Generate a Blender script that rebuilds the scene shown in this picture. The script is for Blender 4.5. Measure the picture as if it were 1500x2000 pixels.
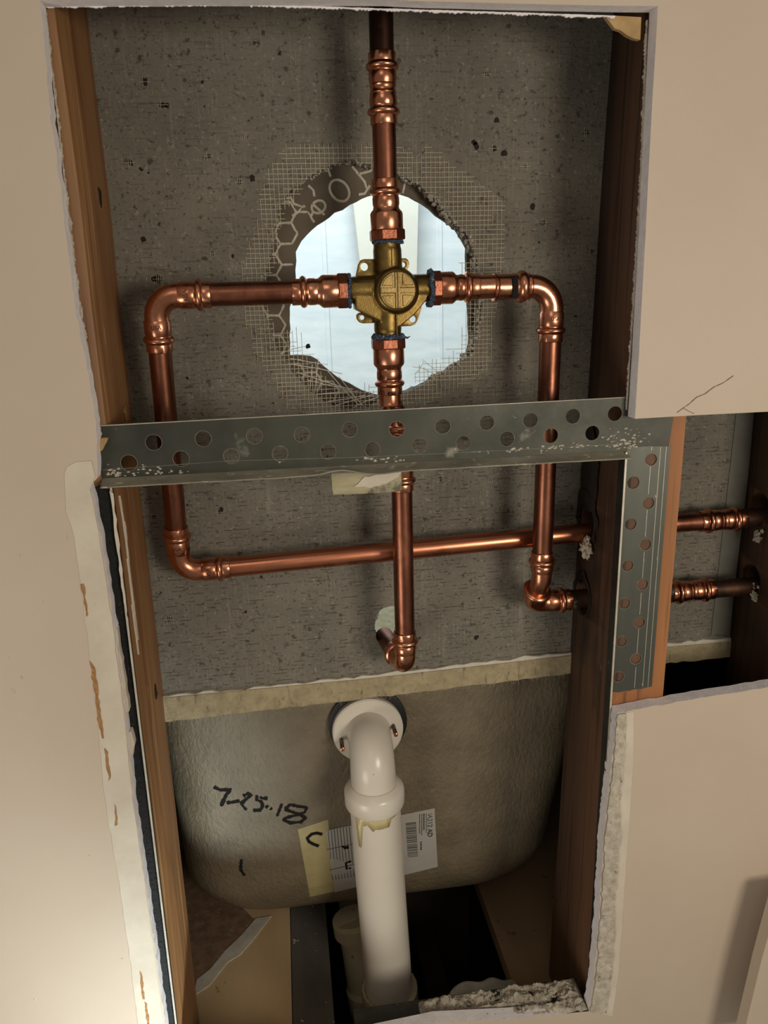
import bpy, bmesh, math, random
from mathutils import Vector, Matrix, noise
for o in list(bpy.data.objects): bpy.data.objects.remove(o)
sc = bpy.context.scene; col = sc.collection
random.seed(7)
PI = math.pi

# ------------------------------------------------------------------ camera
F_PX, D = 1500.0, 0.505
def cam_rot(p, y, r):
    a = math.radians
    cy, sy, cp, sp, cr, sr = math.cos(a(y)), math.sin(a(y)), math.cos(a(p)), math.sin(a(p)), math.cos(a(r)), math.sin(a(r))
    Ry = Matrix(((cy, 0, -sy), (0, 1, 0), (sy, 0, cy)))
    Rp = Matrix(((1, 0, 0), (0, cp, -sp), (0, sp, cp)))
    Rr = Matrix(((cr, -sr, 0), (sr, cr, 0), (0, 0, 1)))
    return Rr @ Rp @ Ry
MT = cam_rot(16.2, 7.2, -1.6).transposed()
def w3(c):
    v = MT @ Vector(c)
    return Vector((v.x, v.z, -v.y))
def at(px, py, Y):
    """point of the vertical plane at depth Y that the photograph shows at pixel px, py"""
    w = w3(((px - 750) / F_PX, (py - 1000) / F_PX, 1.0))
    return w * ((Y + D) / w.y) + Vector((0, -D, 0))
def atz(px, py, Z):
    w = w3(((px - 750) / F_PX, (py - 1000) / F_PX, 1.0))
    return w * (Z / w.z) + Vector((0, -D, 0))
cd = bpy.data.cameras.new('camera'); cam = bpy.data.objects.new('camera', cd); col.objects.link(cam)
rx, ux, fx = w3((1, 0, 0)), w3((0, -1, 0)), w3((0, 0, 1))
cam.matrix_world = Matrix(((rx.x, ux.x, -fx.x, 0), (rx.y, ux.y, -fx.y, -D), (rx.z, ux.z, -fx.z, 0), (0, 0, 0, 1)))
cd.sensor_fit = 'HORIZONTAL'; cd.sensor_width = 36; cd.lens = 36 * F_PX / 1500; cd.clip_start = .01
sc.camera = cam

# ------------------------------------------------------------------ light
def area(name, loc, target, size, power, color, sizey=None, spread=None):
    l = bpy.data.lights.new(name, 'AREA'); l.size = size; l.energy = power; l.color = color
    if sizey: l.shape = 'RECTANGLE'; l.size_y = sizey
    if spread: l.spread = math.radians(spread)
    o = bpy.data.objects.new(name, l); col.objects.link(o); o.location = loc
    o.rotation_euler = (Vector(target) - Vector(loc)).to_track_quat('-Z', 'Y').to_euler()
    return o
area('room_lamp', (.55, -.95, -.06), (.06, .1, -.22), .28, 5.4, (1, .90, .76))
area('ceiling_lamp', (-.35, -1.5, .9), (.05, 0, -.1), .6, 1.8, (1, .88, .74))
area('floor_lamp', (-.75, -.75, -.75), (.05, .05, -.2), .45, 3.6, (1, .95, .86))
sp = bpy.data.lights.new('work_light', 'SPOT'); sp.energy = 8.5; sp.color = (.84, .97, 1); sp.spot_size = math.radians(56); sp.spot_blend = 1; sp.shadow_soft_size = .03
so = bpy.data.objects.new('work_light', sp); col.objects.link(so); so.location = (.0, -.24, -.74)
so.rotation_euler = (Vector((-.135, 0, -.575)) - so.location).to_track_quat('-Z', 'Y').to_euler()
area('bathroom_lamp', (.15, .95, 1.0), (.15, 1.7, .1), .9, 19.0, (.86, .96, 1.0))
area('bathroom_window', (-.55, .8, .35), (.1, 1.4, -.05), .5, 5.0, (.84, .95, 1.0))
w = bpy.data.worlds.new('world'); sc.world = w; w.use_nodes = True
nt = w.node_tree; bg = nt.nodes['Background']
tc = nt.nodes.new('ShaderNodeTexCoord'); sx = nt.nodes.new('ShaderNodeSeparateXYZ'); cr = nt.nodes.new('ShaderNodeValToRGB')
nt.links.new(tc.outputs['Generated'], sx.inputs[0])
mr = nt.nodes.new('ShaderNodeMapRange'); mr.inputs[1].default_value = -1; mr.inputs[2].default_value = 1
nt.links.new(sx.outputs[2], mr.inputs[0]); nt.links.new(mr.outputs[0], cr.inputs[0]); nt.links.new(cr.outputs[0], bg.inputs[0])
cr.color_ramp.elements[0].color = (.17, .15, .125, 1); cr.color_ramp.elements[1].color = (.36, .33, .285, 1)
bg.inputs[1].default_value = .72
sc.view_settings.view_transform = 'Standard'; sc.view_settings.look = 'None'; sc.view_settings.gamma = 1
sc.view_settings.use_curve_mapping = False; sc.view_settings.exposure = 0.0

# ------------------------------------------------------------------ materials
def lin(c):
    f = lambda v: (v / 12.92 if v <= .04045 else ((v + .055) / 1.055) ** 2.4)
    return tuple(f(v / 255) for v in c) + (1,)
def M(name, c1, c2=None, scale=40, stretch=(1, 1, 1), rough=.6, metal=0, bump=0, bscale=300, bstretch=(1, 1, 1), spots=(), rough2=None, coat=0, trans=0, bdist=.001, sss=0):
    m = bpy.data.materials.new(name); m.use_nodes = True; t = m.node_tree; N = t.nodes; L = t.links
    b = N['Principled BSDF']; b.inputs['Roughness'].default_value = rough; b.inputs['Metallic'].default_value = metal
    if coat: b.inputs['Coat Weight'].default_value = coat; b.inputs['Coat Roughness'].default_value = .2
    if trans: b.inputs['Alpha'].default_value = 1 - trans
    tcn = N.new('ShaderNodeTexCoord')
    def nz(sc_, st, det=6, rgh=.6):
        mp = N.new('ShaderNodeMapping'); mp.inputs['Scale'].default_value = st; L.new(tcn.outputs['Object'], mp.inputs[0])
        n = N.new('ShaderNodeTexNoise'); n.inputs['Scale'].default_value = sc_; n.inputs['Detail'].default_value = det; n.inputs['Roughness'].default_value = rgh
        L.new(mp.outputs[0], n.inputs['Vector']); return n
    c2 = c2 or c1
    n = nz(scale, stretch); r = N.new('ShaderNodeValToRGB'); r.color_ramp.elements[0].position = .32; r.color_ramp.elements[1].position = .68
    r.color_ramp.elements[0].color = lin(c1); r.color_ramp.elements[1].color = lin(c2); L.new(n.outputs[0], r.inputs[0])
    out = r.outputs[0]
    for (c, s_, st, lo, hi) in spots:
        n2 = nz(s_, st, 4); mr = N.new('ShaderNodeMapRange'); mr.inputs[1].default_value = lo; mr.inputs[2].default_value = hi
        L.new(n2.outputs[0], mr.inputs[0])
        mx = N.new('ShaderNodeMix'); mx.data_type = 'RGBA'; L.new(mr.outputs[0], mx.inputs[0]); L.new(out, mx.inputs[6]); mx.inputs[7].default_value = lin(c)
        out = mx.outputs[2]
    L.new(out, b.inputs['Base Color'])
    if rough2 is not None:
        mr = N.new('ShaderNodeMapRange'); mr.inputs[3].default_value = rough; mr.inputs[4].default_value = rough2; mr.inputs[1].default_value = .35; mr.inputs[2].default_value = .65
        L.new(nz(scale * 1.7, stretch).outputs[0], mr.inputs[0]); L.new(mr.outputs[0], b.inputs['Roughness'])
    if bump:
        bn = N.new('ShaderNodeBump'); bn.inputs['Strength'].default_value = bump; bn.inputs['Distance'].default_value = bdist
        L.new(nz(bscale, bstretch).outputs[0], bn.inputs['Height']); L.new(bn.outputs[0], b.inputs['Normal'])
    return m
PAINT = M('cream_paint', (195, 179, 160), (189, 172, 153), 6, rough=.55, bump=.25, bscale=110, bdist=.0009)
GYPSUM = M('gypsum_cut', (242, 236, 236), (226, 220, 220), 160, rough=.9, bump=.5, bscale=700)
COMPOUND = M('joint_compound', (206, 196, 178), (192, 180, 162), 30, rough=.75, bump=.35, bscale=160)
CRUMB = M('crumbled_plaster', (216, 206, 188), (176, 164, 146), 190, rough=.95, bump=1, bscale=600, bdist=.002, spots=[((84, 66, 48), 320, (1, 1, .5), .64, .72)])
PAPER = M('torn_brown_paper', (172, 128, 78), (140, 98, 56), 400, rough=.9, bump=.6, bscale=500)
TAN = M('tan_scrap', (190, 160, 112), (160, 130, 88), 60, rough=.9, bump=.4)
WOODL = M('lit_amber_lumber', (152, 110, 68), (122, 84, 50), 26, (1, 1, .10), rough=.55, bump=.35, bscale=240, bstretch=(1, 1, .08),  # studs are mostly alike; how each is lit goes into its colour
          spots=[((112, 70, 38), 130, (1.2, 1.2, .025), .54, .70), ((190, 146, 96), 90, (1, 1, .03), .60, .74), ((60, 40, 24), 16, (1, 1, .5), .68, .74), ((178, 152, 128), 40, (1, 1, .25), .68, .78), ((96, 62, 38), 9, (1, 1, .4), .56, .80)])
WOODR = M('shaded_brown_lumber', (106, 74, 50), (78, 52, 35), 34, (1, 1, .08), rough=.65, bump=.5, bscale=260, bstretch=(1, 1, .06),  # darker brown carries the shade on the right-hand lumber
          spots=[((48, 31, 21), 140, (1.2, 1.2, .025), .53, .66), ((38, 26, 19), 12, (1, 1, .5), .60, .72), ((150, 128, 110), 70, (1, 1, .4), .70, .78)])
WOODO = M('lit_orange_lumber', (168, 112, 66), (142, 90, 50), 30, (1, 1, .08), rough=.6, bump=.2, bscale=240, bstretch=(1, 1, .06), spots=[((104, 66, 38), 130, (1.2, 1.2, .03), .55, .70), ((90, 62, 42), 20, (1, 1, .5), .66, .76)])  # orange carries the light on the right stud's front
CHAR = M('charred_wood', (24, 18, 14), (44, 32, 24), 120, rough=.9, bump=.6)
PLY = M('pale_plywood', (204, 176, 136), (184, 154, 114), 14, (1, .18, 1), rough=.6, bump=.1, bscale=200, bstretch=(1, .1, 1), spots=[((96, 66, 38), 34, (1, 1, 1), .70, .74)])
OSB = M('dusty_brown_board', (140, 112, 86), (108, 84, 64), 90, rough=.9, bump=.5, bscale=300, spots=[((146, 118, 92), 120, (1, 1, 1), .6, .68)])
PANELM = M('dull_tan_panel', (146, 118, 88), (128, 102, 76), 20, (1, .3, 1), rough=.7, spots=[((90, 70, 52), 60, (1, 1, 1), .66, .72)])
GREYWOOD = M('grey_painted_wood', (98, 92, 84), (78, 73, 67), 30, (1, .25, 1), rough=.85, bump=.3, spots=[((182, 172, 156), 130, (1, 1, 1), .66, .70)])
PIT = M('pit_shade', (44, 34, 28), (24, 19, 16), 20, rough=.95)  # near-black colour holds the shade of the space under the tub
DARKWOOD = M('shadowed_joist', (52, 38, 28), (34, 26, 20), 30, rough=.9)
COPPER = M('bright_copper', (214, 150, 118), (186, 120, 90), 55, rough=.2, metal=1, rough2=.32, bump=.12, bscale=240, bdist=.0006, spots=[((134, 70, 44), 70, (1, 1, 1), .62, .78)])
PIPE = M('pipe_copper', (154, 100, 78), (110, 69, 53), 40, (1, 1, .35), rough=.28, metal=1, rough2=.42, bump=.06, bscale=300, spots=[((88, 52, 36), 60, (1, 1, .4), .58, .76)])
PIPEN = M('new_pipe_copper', (208, 138, 106), (180, 110, 80), 40, (.25, 1, 1), rough=.26, metal=1, rough2=.38, spots=[((120, 66, 44), 70, (.3, 1, 1), .62, .76)])
PIPED = M('tarnished_copper', (74, 46, 36), (50, 32, 26), 50, (1, 1, .4), rough=.42, metal=.85, spots=[((110, 70, 52), 80, (1, 1, 1), .62, .76)])
PIPEG = M('sooty_copper', (96, 66, 50), (44, 38, 34), 60, rough=.5, metal=.8, spots=[((150, 140, 128), 90, (1, 1, 1), .62, .72)])
BRASS = M('cast_brass', (138, 114, 66), (104, 84, 46), 60, rough=.32, metal=1, rough2=.46, bump=.35, bscale=900, bdist=.0004, spots=[((84, 64, 34), 90, (1, 1, 1), .60, .78)])
BRASSC = M('pale_brass', (164, 140, 92), (132, 110, 68), 60, rough=.42, metal=1, bump=.5, bscale=900, bdist=.0005, spots=[((96, 76, 42), 160, (1, 1, 1), .64, .74)])
BLUE = M('blue_sealant', (62, 80, 98), (40, 52, 76), 300, rough=.5, bump=.8, bscale=700, spots=[((130, 146, 150), 260, (1, 1, 1), .6, .7)])
STEEL = M('galvanised_steel', (74, 74, 64), (54, 55, 48), 18, rough=.45, metal=.5, rough2=.55, bump=.05, bscale=300, spots=[((196, 190, 174), 170, (.5, 1, 1), .70, .76), ((150, 146, 134), 30, (1, 1, 1), .66, .80)])
STEELV = M('striped_galvanised_steel', (98, 100, 92), (80, 82, 75), 26, (1, 1, .2), rough=.42, metal=.75, rough2=.5, spots=[((190, 186, 172), 200, (1, 1, .4), .71, .77), ((70, 70, 64), 90, (1, 1, .5), .70, .78)])
EDGE = M('bare_steel_edge', (206, 198, 182), (180, 172, 156), 90, rough=.45, metal=.4)
DEBRIS = M('dirty_plaster', (206, 196, 176), (150, 141, 124), 110, rough=.95, bump=1, bscale=500, bdist=.002, spots=[((76, 68, 58), 150, (1, 1, 1), .56, .68)])
LITSTEEL = M('lit_flange_steel', (150, 144, 126), (112, 108, 94), 60, (.4, 1, 1), rough=.6, metal=.3, spots=[((190, 182, 162), 200, (.6, 1, 1), .6, .72)])  # pale tone holds the light falling on the bracket flange
DARKSTEEL = M('dark_steel', (66, 66, 62), (48, 48, 46), 60, rough=.5, metal=.6, spots=[((170, 162, 148), 260, (1, 1, 1), .68, .74)])
GAPBLACK = M('gap_shade_residue', (30, 30, 30), (16, 16, 16), 300, rough=.8, bump=1, bscale=500, bdist=.002, spots=[((110, 96, 92), 260, (1, 1, 1), .66, .72)])  # near-black holds the shade of the gap; lighter dots are residue
FIBRE = M('glass_fibre', (230, 226, 214), rough=.5)
FIBREDIM = M('dusty_glass_fibre', (196, 186, 164), rough=.6)
GRIT = M('crumbled_cement', (214, 208, 194), (150, 142, 128), 400, rough=.95, bump=1, bscale=900, bdist=.002)
TILE = M('brown_tile_back', (104, 93, 78), (92, 82, 68), 40, rough=.8, bump=.1)
GROUT = M('grey_thinset', (206, 198, 180), (176, 166, 148), 200, rough=.9, bump=.4)
RIMM = M('raw_fibreglass_rim', (172, 158, 124), (146, 132, 102), 120, rough=.85, bump=.8, bscale=400, bdist=.0015, spots=[((118, 104, 78), 160, (1, 1, .3), .6, .7)])
TUBM = M('raw_fibreglass_shell', (132, 119, 97), (110, 99, 80), 24, rough=.42, bump=.9, bscale=260, bstretch=(1, 1, .6), bdist=.0022, spots=[((168, 158, 136), 300, (.5, 1, 1), .70, .78)])
CAULK = M('white_caulk', (206, 200, 186), (184, 176, 160), 80, rough=.6, bump=.4)
PVC = M('white_pvc', (222, 214, 200), (214, 205, 190), 12, rough=.28, spots=[((90, 80, 66), 200, (1, 1, 1), .74, .77)])
PVCO = M('yellowed_pvc', (186, 176, 148), (166, 154, 126), 30, rough=.4, spots=[((100, 90, 74), 90, (1, 1, 1), .68, .74)])
GLUE = M('yellow_glue', (206, 192, 142), (196, 182, 134), 60, rough=.3)
RUBBER = M('black_rubber', (16, 16, 17), rough=.5)
INK = M('black_marker', (12, 10, 9), rough=.95)
TAPE = M('masking_tape', (178, 166, 120), (166, 154, 110), 60, (1, 1, 1), rough=.55)
LABEL = M('white_label', (188, 184, 176), (178, 174, 166), 30, rough=.35)
PRINT = M('grey_print', (74, 74, 72), rough=.7)
BATH = M('bathroom_wall_paint', (226, 230, 232), (208, 216, 220), 9, (1, 1, 3.5), rough=.5)
CREAM = M('cream_panel', (222, 218, 206), (212, 208, 196), 8, rough=.6)
FOAM = M('grey_foam', (196, 192, 180), (170, 166, 152), 90, rough=.9, bump=.6)
TAPEC = M('joint_tape', (132, 130, 120), (118, 116, 106), 60, rough=.6, trans=.25)
SCREW = M('screw_steel', (120, 108, 94), (80, 70, 60), 200, rough=.35, metal=1)
CRACK = M('crack_shadow_gap', (110, 94, 78), rough=1)

def board_mat():
    m = M('cement_board', (122, 116, 104), (106, 101, 90), 22, rough=.9, bump=.5, bscale=420, bdist=.0012,
          spots=[((136, 130, 117), 34, (4, 1, .3), .62, .80), ((92, 86, 76), 60, (.5, 1, 4), .60, .74), ((140, 134, 121), 380, (1, 1, 1), .60, .68), ((80, 74, 65), 420, (1, 1, 1), .60, .67), ((74, 68, 59), 150, (1, 1, 1.2), .62, .68), ((52, 47, 40), 70, (1, 1, 1.3), .69, .725), ((34, 30, 26), 130, (1, 1, 1), .70, .73)])
    t = m.node_tree; N = t.nodes; L = t.links; b = N['Principled BSDF']
    base = b.inputs['Base Color'].links[0].from_socket
    tcn = N.new('ShaderNodeTexCoord'); sp_ = N.new('ShaderNodeSeparateXYZ'); L.new(tcn.outputs['Object'], sp_.inputs[0])
    # horizontal hairline cracks: thin bands of a distorted wave broken up by noise; mesh weave: vertical and horizontal threads
    def thread(axis, pitch, wdt, soft):
        mo = N.new('ShaderNodeMath'); mo.operation = 'PINGPONG'; mo.inputs[1].default_value = pitch / 2
        L.new(sp_.outputs[axis], mo.inputs[0])
        mr = N.new('ShaderNodeMapRange'); mr.inputs[1].default_value = wdt; mr.inputs[2].default_value = soft; mr.inputs[3].default_value = 1; mr.inputs[4].default_value = 0
        L.new(mo.outputs[0], mr.inputs[0]); return mr.outputs[0]
    def nmask(scale, st, lo, hi):
        mp = N.new('ShaderNodeMapping'); mp.inputs['Scale'].default_value = st; L.new(tcn.outputs['Object'], mp.inputs[0])
        n = N.new('ShaderNodeTexNoise'); n.inputs['Scale'].default_value = scale; n.inputs['Detail'].default_value = 3; L.new(mp.outputs[0], n.inputs[0])
        mr = N.new('ShaderNodeMapRange'); mr.inputs[1].default_value = lo; mr.inputs[2].default_value = hi; L.new(n.outputs[0], mr.inputs[0]); return mr.outputs[0]
    def mul(a, b_):
        x = N.new('ShaderNodeMath'); x.operation = 'MULTIPLY'; L.new(a, x.inputs[0])
        if isinstance(b_, float): x.inputs[1].default_value = b_
        else: L.new(b_, x.inputs[1])
        return x.outputs[0]
    def mix(fac, a, c):
        mx = N.new('ShaderNodeMix'); mx.data_type = 'RGBA'; L.new(fac, mx.inputs[0]); L.new(a, mx.inputs[6]); mx.inputs[7].default_value = lin(c); return mx.outputs[2]
    gz = N.new('ShaderNodeMapRange'); L.new(sp_.outputs[2], gz.inputs[0]); gz.inputs[1].default_value = .12; gz.inputs[2].default_value = -.16; gz.inputs[3].default_value = .35; gz.inputs[4].default_value = .9; mulv = gz.outputs[0]
    base = mix(mul(mul(thread(0, .0033, .00012, .0004), nmask(120, (1, 1, .5), .52, .66)), .30), base, (160, 153, 138))
    base = mix(mul(mul(thread(2, .0033, .00012, .0004), nmask(130, (.5, 1, 1), .56, .66)), .22), base, (156, 148, 134))
    base = mix(mul(mul(thread(2, .0033, .0002, .00045), nmask(330, (.42, 1, 1.1), .545, .60)), mulv), base, (60, 54, 46))
    L.new(base, b.inputs['Base Color'])
    return m
BOARD = board_mat()

# ------------------------------------------------------------------ helpers
def tag(o, label=None, cat=None, group=None, kind=None):
    if label: o['label'] = label
    if cat: o['category'] = cat
    if group: o['group'] = group
    if kind: o['kind'] = kind
    return o
def thing(name, label, cat, loc, group=None):
    o = bpy.data.objects.new(name, None); col.objects.link(o); o.location = loc; o.empty_display_size = .02
    return tag(o, label, cat, group)
def ob(name, bm, mat, parent=None, smooth=True, bevel=0, sub=0, label=None):
    me = bpy.data.meshes.new(name); bmesh.ops.recalc_face_normals(bm, faces=bm.faces)
    bm.to_mesh(me); bm.free()
    me.materials.append(mat)
    o = bpy.data.objects.new(name, me); col.objects.link(o)
    if smooth:
        for p in me.polygons: p.use_smooth = True
        md = o.modifiers.new('es', 'EDGE_SPLIT'); md.split_angle = math.radians(38)
    if bevel:
        md = o.modifiers.new('bev', 'BEVEL'); md.width = bevel; md.segments = 2; md.limit_method = 'ANGLE'
        if smooth: o.modifiers.move(1, 0)
    if parent:
        o.parent = parent; pm = Matrix.Translation(-parent_world(parent))
        me.transform(pm)
    if label: o['label'] = label
    return o
def parent_world(p):
    v = Vector((0, 0, 0))
    while p: v += p.location; p = p.parent
    return v
def N_(): return bmesh.new()
def box(bm, a, b):
    x0, y0, z0 = a; x1, y1, z1 = b
    v = [bm.verts.new(p) for p in ((x0, y0, z0), (x1, y0, z0), (x1, y1, z0), (x0, y1, z0), (x0, y0, z1), (x1, y0, z1), (x1, y1, z1), (x0, y1, z1))]
    for f in ((0, 1, 2, 3), (4, 5, 6, 7), (0, 1, 5, 4), (1, 2, 6, 5), (2, 3, 7, 6), (3, 0, 4, 7)): bm.faces.new([v[i] for i in f])
def boxm(a, b):
    bm = N_(); box(bm, a, b); return bm
def prism(bm, outer, y0, y1, holes=()):
    """polygon in X,Z with holes, extruded from depth y0 to y1"""
    fr = []; allE = []
    for loop in [outer] + list(holes):
        vs = [bm.verts.new((p[0], y0, p[1])) for p in loop]
        es = [bm.edges.new((vs[i], vs[(i + 1) % len(vs)])) for i in range(len(vs))]
        fr.append(vs); allE += es
    g = bmesh.ops.triangle_fill(bm, use_beauty=True, use_dissolve=False, edges=allE, normal=(0, -1, 0))
    fs = [f for f in g['geom'] if isinstance(f, bmesh.types.BMFace)]
    mp = {}
    for vs in fr:
        for v in vs: mp[v] = bm.verts.new((v.co.x, y1, v.co.z))
    for f in fs: bm.faces.new([mp[v] for v in reversed(f.verts)])
    for vs in fr:
        for i in range(len(vs)):
            a, b = vs[i], vs[(i + 1) % len(vs)]
            bm.faces.new((a, mp[a], mp[b], b))
def pt2(v): return (v.x, v.z)
def jag(pts, step, amp, closed=False, seed=0):
    r = random.Random(seed); out = []
    n = len(pts)
    for i in range(n if closed else n - 1):
        a, b = Vector(pts[i]), Vector(pts[(i + 1) % n]); L_ = (b - a).length; k = max(1, int(L_ / step))
        d = (b - a).normalized(); nn = Vector((-d.y, d.x))
        for j in range(k):
            q = a + (b - a) * (j / k)
            if j or i: q = q + nn * r.uniform(-amp, amp) + nn * amp * 1.3 * noise.noise(Vector((q.x * 120, q.y * 120, seed)))
            out.append((q.x, q.y))
    if not closed: out.append(tuple(pts[-1]))
    return out
def frame(d):
    d = d.normalized(); a = Vector((0, -1, 0)) if abs(d.y) < .8 else Vector((1, 0, 0))
    u = d.cross(a).normalized(); return u, d.cross(u).normalized()
def sweep(bm, pts, rad, seg=32, caps=True, twist=0, sq=None):
    """tube along points with a radius each; frames carried along the path"""
    pts = [Vector(p) for p in pts]
    if not isinstance(rad, (list, tuple)): rad = [rad] * len(pts)
    rings = []; u = None
    for i, p in enumerate(pts):
        a = pts[max(i - 1, 0)]; b = pts[min(i + 1, len(pts) - 1)]
        d = (b - a)
        if d.length < 1e-9: d = pts[-1] - pts[0]
        d.normalize()
        if u is None: u, v = frame(d)
        u = (u - d * u.dot(d)).normalized(); v = d.cross(u)
        ring = []
        for k in range(seg):
            t = 2 * PI * k / seg + twist; r = rad[i] * (sq(t) if sq else 1)
            ring.append(bm.verts.new(p + (u * math.cos(t) + v * math.sin(t)) * r))
        rings.append(ring)
    for i in range(len(rings) - 1):
        for k in range(seg):
            bm.faces.new((rings[i][k], rings[i][(k + 1) % seg], rings[i + 1][(k + 1) % seg], rings[i + 1][k]))
    if caps: bm.faces.new(rings[0][::-1]); bm.faces.new(rings[-1])
    return rings
def lathe(bm, A, d, prof, seg=40, sq=None, twist=0):
    """prof: list of (distance, radius) along the axis from A"""
    A = Vector(A); d = Vector(d).normalized(); u, v = frame(d); rings = []
    for (s, r) in prof:
        rings.append([bm.verts.new(A + d * s + (u * math.cos(2 * PI * k / seg + twist) + v * math.sin(2 * PI * k / seg + twist)) * r * (sq(2 * PI * k / seg) if sq else 1)) for k in range(seg)])
    for i in range(len(rings) - 1):
        for k in range(seg):
            bm.faces.new((rings[i][k], rings[i][(k + 1) % seg], rings[i + 1][(k + 1) % seg], rings[i + 1][k]))
    bm.faces.new(rings[0][::-1]); bm.faces.new(rings[-1])
def ribbon(bm, pts, wd, normal=(0, -1, 0), th=.0002, rnd=0, seed=0):
    """flat stroke lying on a surface, with a small thickness"""
    n = Vector(normal); pts = [Vector(p) for p in pts]; r = random.Random(seed); L_ = []
    if rnd:
        q = []
        for i in range(len(pts) - 1):
            for j in range(4): q.append(pts[i].lerp(pts[i + 1], j / 4))
        pts = q + [pts[-1]]
    for i, p in enumerate(pts):
        d = (pts[min(i + 1, len(pts) - 1)] - pts[max(i - 1, 0)]).normalized(); s = d.cross(n).normalized() * wd * .5 * (1 + r.uniform(-rnd, rnd))
        L_.append([bm.verts.new(p + s), bm.verts.new(p - s), bm.verts.new(p - s + n * th), bm.verts.new(p + s + n * th)])
    for i in range(len(L_) - 1):
        for k in range(4): bm.faces.new((L_[i][k], L_[i][(k + 1) % 4], L_[i + 1][(k + 1) % 4], L_[i + 1][k]))
    bm.faces.new(L_[0][::-1]); bm.faces.new(L_[-1])
def circ(cx, cz, r, n=28, rz=None, j=0, seed=0):
    rr = random.Random(seed)
    return [(cx + r * math.cos(2 * PI * k / n) * (1 + rr.uniform(-j, j)), cz + (rz or r) * math.sin(2 * PI * k / n) * (1 + rr.uniform(-j, j))) for k in range(n)]
def bake(o):
    dg = bpy.context.evaluated_depsgraph_get(); me = bpy.data.meshes.new_from_object(o.evaluated_get(dg))
    o.modifiers.clear(); o.data = me
def cut(o, bms):
    for bm in bms:
        me = bpy.data.meshes.new('c'); bmesh.ops.recalc_face_normals(bm, faces=bm.faces); bm.to_mesh(me); bm.free()
        c = bpy.data.objects.new('c', me); col.objects.link(c)
        md = o.modifiers.new('b', 'BOOLEAN'); md.object = c; md.solver = 'EXACT'
        bake(o); bpy.data.objects.remove(c)
def lump(bm, c, r, sc_=(1, 1, 1), seed=0, amp=.35, fr=1.6, sub=3):
    g = bmesh.ops.create_icosphere(bm, subdivisions=sub, radius=1)
    for v in g['verts']:
        n = noise.noise(v.co * fr + Vector((seed * 7.1, seed * 3.3, 0))); k = 1 + amp * n * 1.5
        v.co = Vector(c) + Vector((v.co.x * sc_[0], v.co.y * sc_[1], v.co.z * sc_[2])) * r * k
def shape(bm, pts, Y0, th):
    prism(bm, [pt2(at(x, y, Y0)) for x, y in pts], Y0 - th, Y0 + .0002)

# ------------------------------------------------------------------ the wall
TH = .0113
op_left = [(78, 1), (100, 233), (125, 420), (147, 600), (178, 760), (191, 850), (189, 935), (176, 948), (195, 1040), (222, 1220), (245, 1400), (262, 1570), (290, 1760), (322, 1995), (334, 2070)]
op_bot = [(334, 2070), (690, 2075), (700, 2030), (850, 1998), (1000, 1990), (1150, 1976)]
op_rl = [(1150, 1976), (1158, 1930), (1170, 1790), (1180, 1625), (1196, 1480), (1205, 1392)]
op_rt = [(1205, 1392), (1350, 1366), (1500, 1343), (1700, 1305)]
op_ur = [(1700, 795), (1500, 804), (1360, 811), (1240, 818)]
op_r = [(1240, 818), (1248, 690), (1262, 430), (1274, 200), (1285, 12)]
op_top = [(1285, 12), (1050, 8), (750, -1), (450, -2), (78, 1)]
A = lambda L_: [pt2(at(x, y, 0)) for x, y in L_]
hole = (jag(A(op_left), .004, .0005, seed=1)[:-1] + A(op_bot)[:-1] + jag(A(op_rl), .003, .0005, seed=2)[:-1] + jag(A(op_rt), .006, .0005, seed=3)[:-1] +
        [pt2(at(1700, 1305, 0))] + A(op_ur)[:-1] + jag(A(op_r), .02, .0001, seed=4)[:-1] + jag(A(op_top), .02, .0002, seed=5)[:-1])
hole = [p for i, p in enumerate(hole) if i == 0 or (Vector(p) - Vector(hole[i - 1])).length > 1e-5]
bm = N_(); prism(bm, [(-1.1, -1.0), (1.2, -1.0), (1.2, .75), (-1.1, .75)], 0, TH, [hole])
wall = ob('wall_front', bm, PAINT, smooth=False); tag(wall, 'cream painted drywall around the cut opening', 'wall', kind='structure')
wall.data.materials.append(GYPSUM)
for p in wall.data.polygons:
    if abs(p.normal.y) < .5: p.material_index = 1
# rough paper fringe along the back edge of the cuts
def fringe(name, path, seed, sgn, w_=.0012, mat=CRUMB, Y=TH):
    P = jag([pt2(at(x, y, Y)) for x, y in path], .0011, .0001, seed=seed); rr = random.Random(seed); Q = []
    for i, p in enumerate(P):
        a = Vector(P[max(i - 1, 0)]); b = Vector(P[min(i + 1, len(P) - 1)]); d = (b - a).normalized(); nn = Vector((-d.y, d.x)) * sgn
        k = max(.0001, w_ * (.35 + .9 * noise.noise(Vector((p[0] * 150, p[1] * 150, seed))) + rr.uniform(-.35, .45)))
        q = Vector(p) + nn * k; Q.append((q.x, q.y)); P[i] = tuple(Vector(p) - nn * .0006)
    bm = N_(); prism(bm, P + Q[::-1], Y - .0012, Y - .0001)
    return ob(name, bm, mat, wall, smooth=False)
fringe('torn_edge', [(89, 20), (112, 213), (152, 563), (186, 780), (198, 850)], 11, 1)
fringe('torn_edge', [(92, 14), (450, 10), (750, 20), (1050, 29), (1200, 34)], 13, -1, .0011, GYPSUM)
fringe('torn_edge', [(1262, 40), (1252, 300), (1240, 520), (1222, 800)], 12, -1, .0012)
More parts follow.
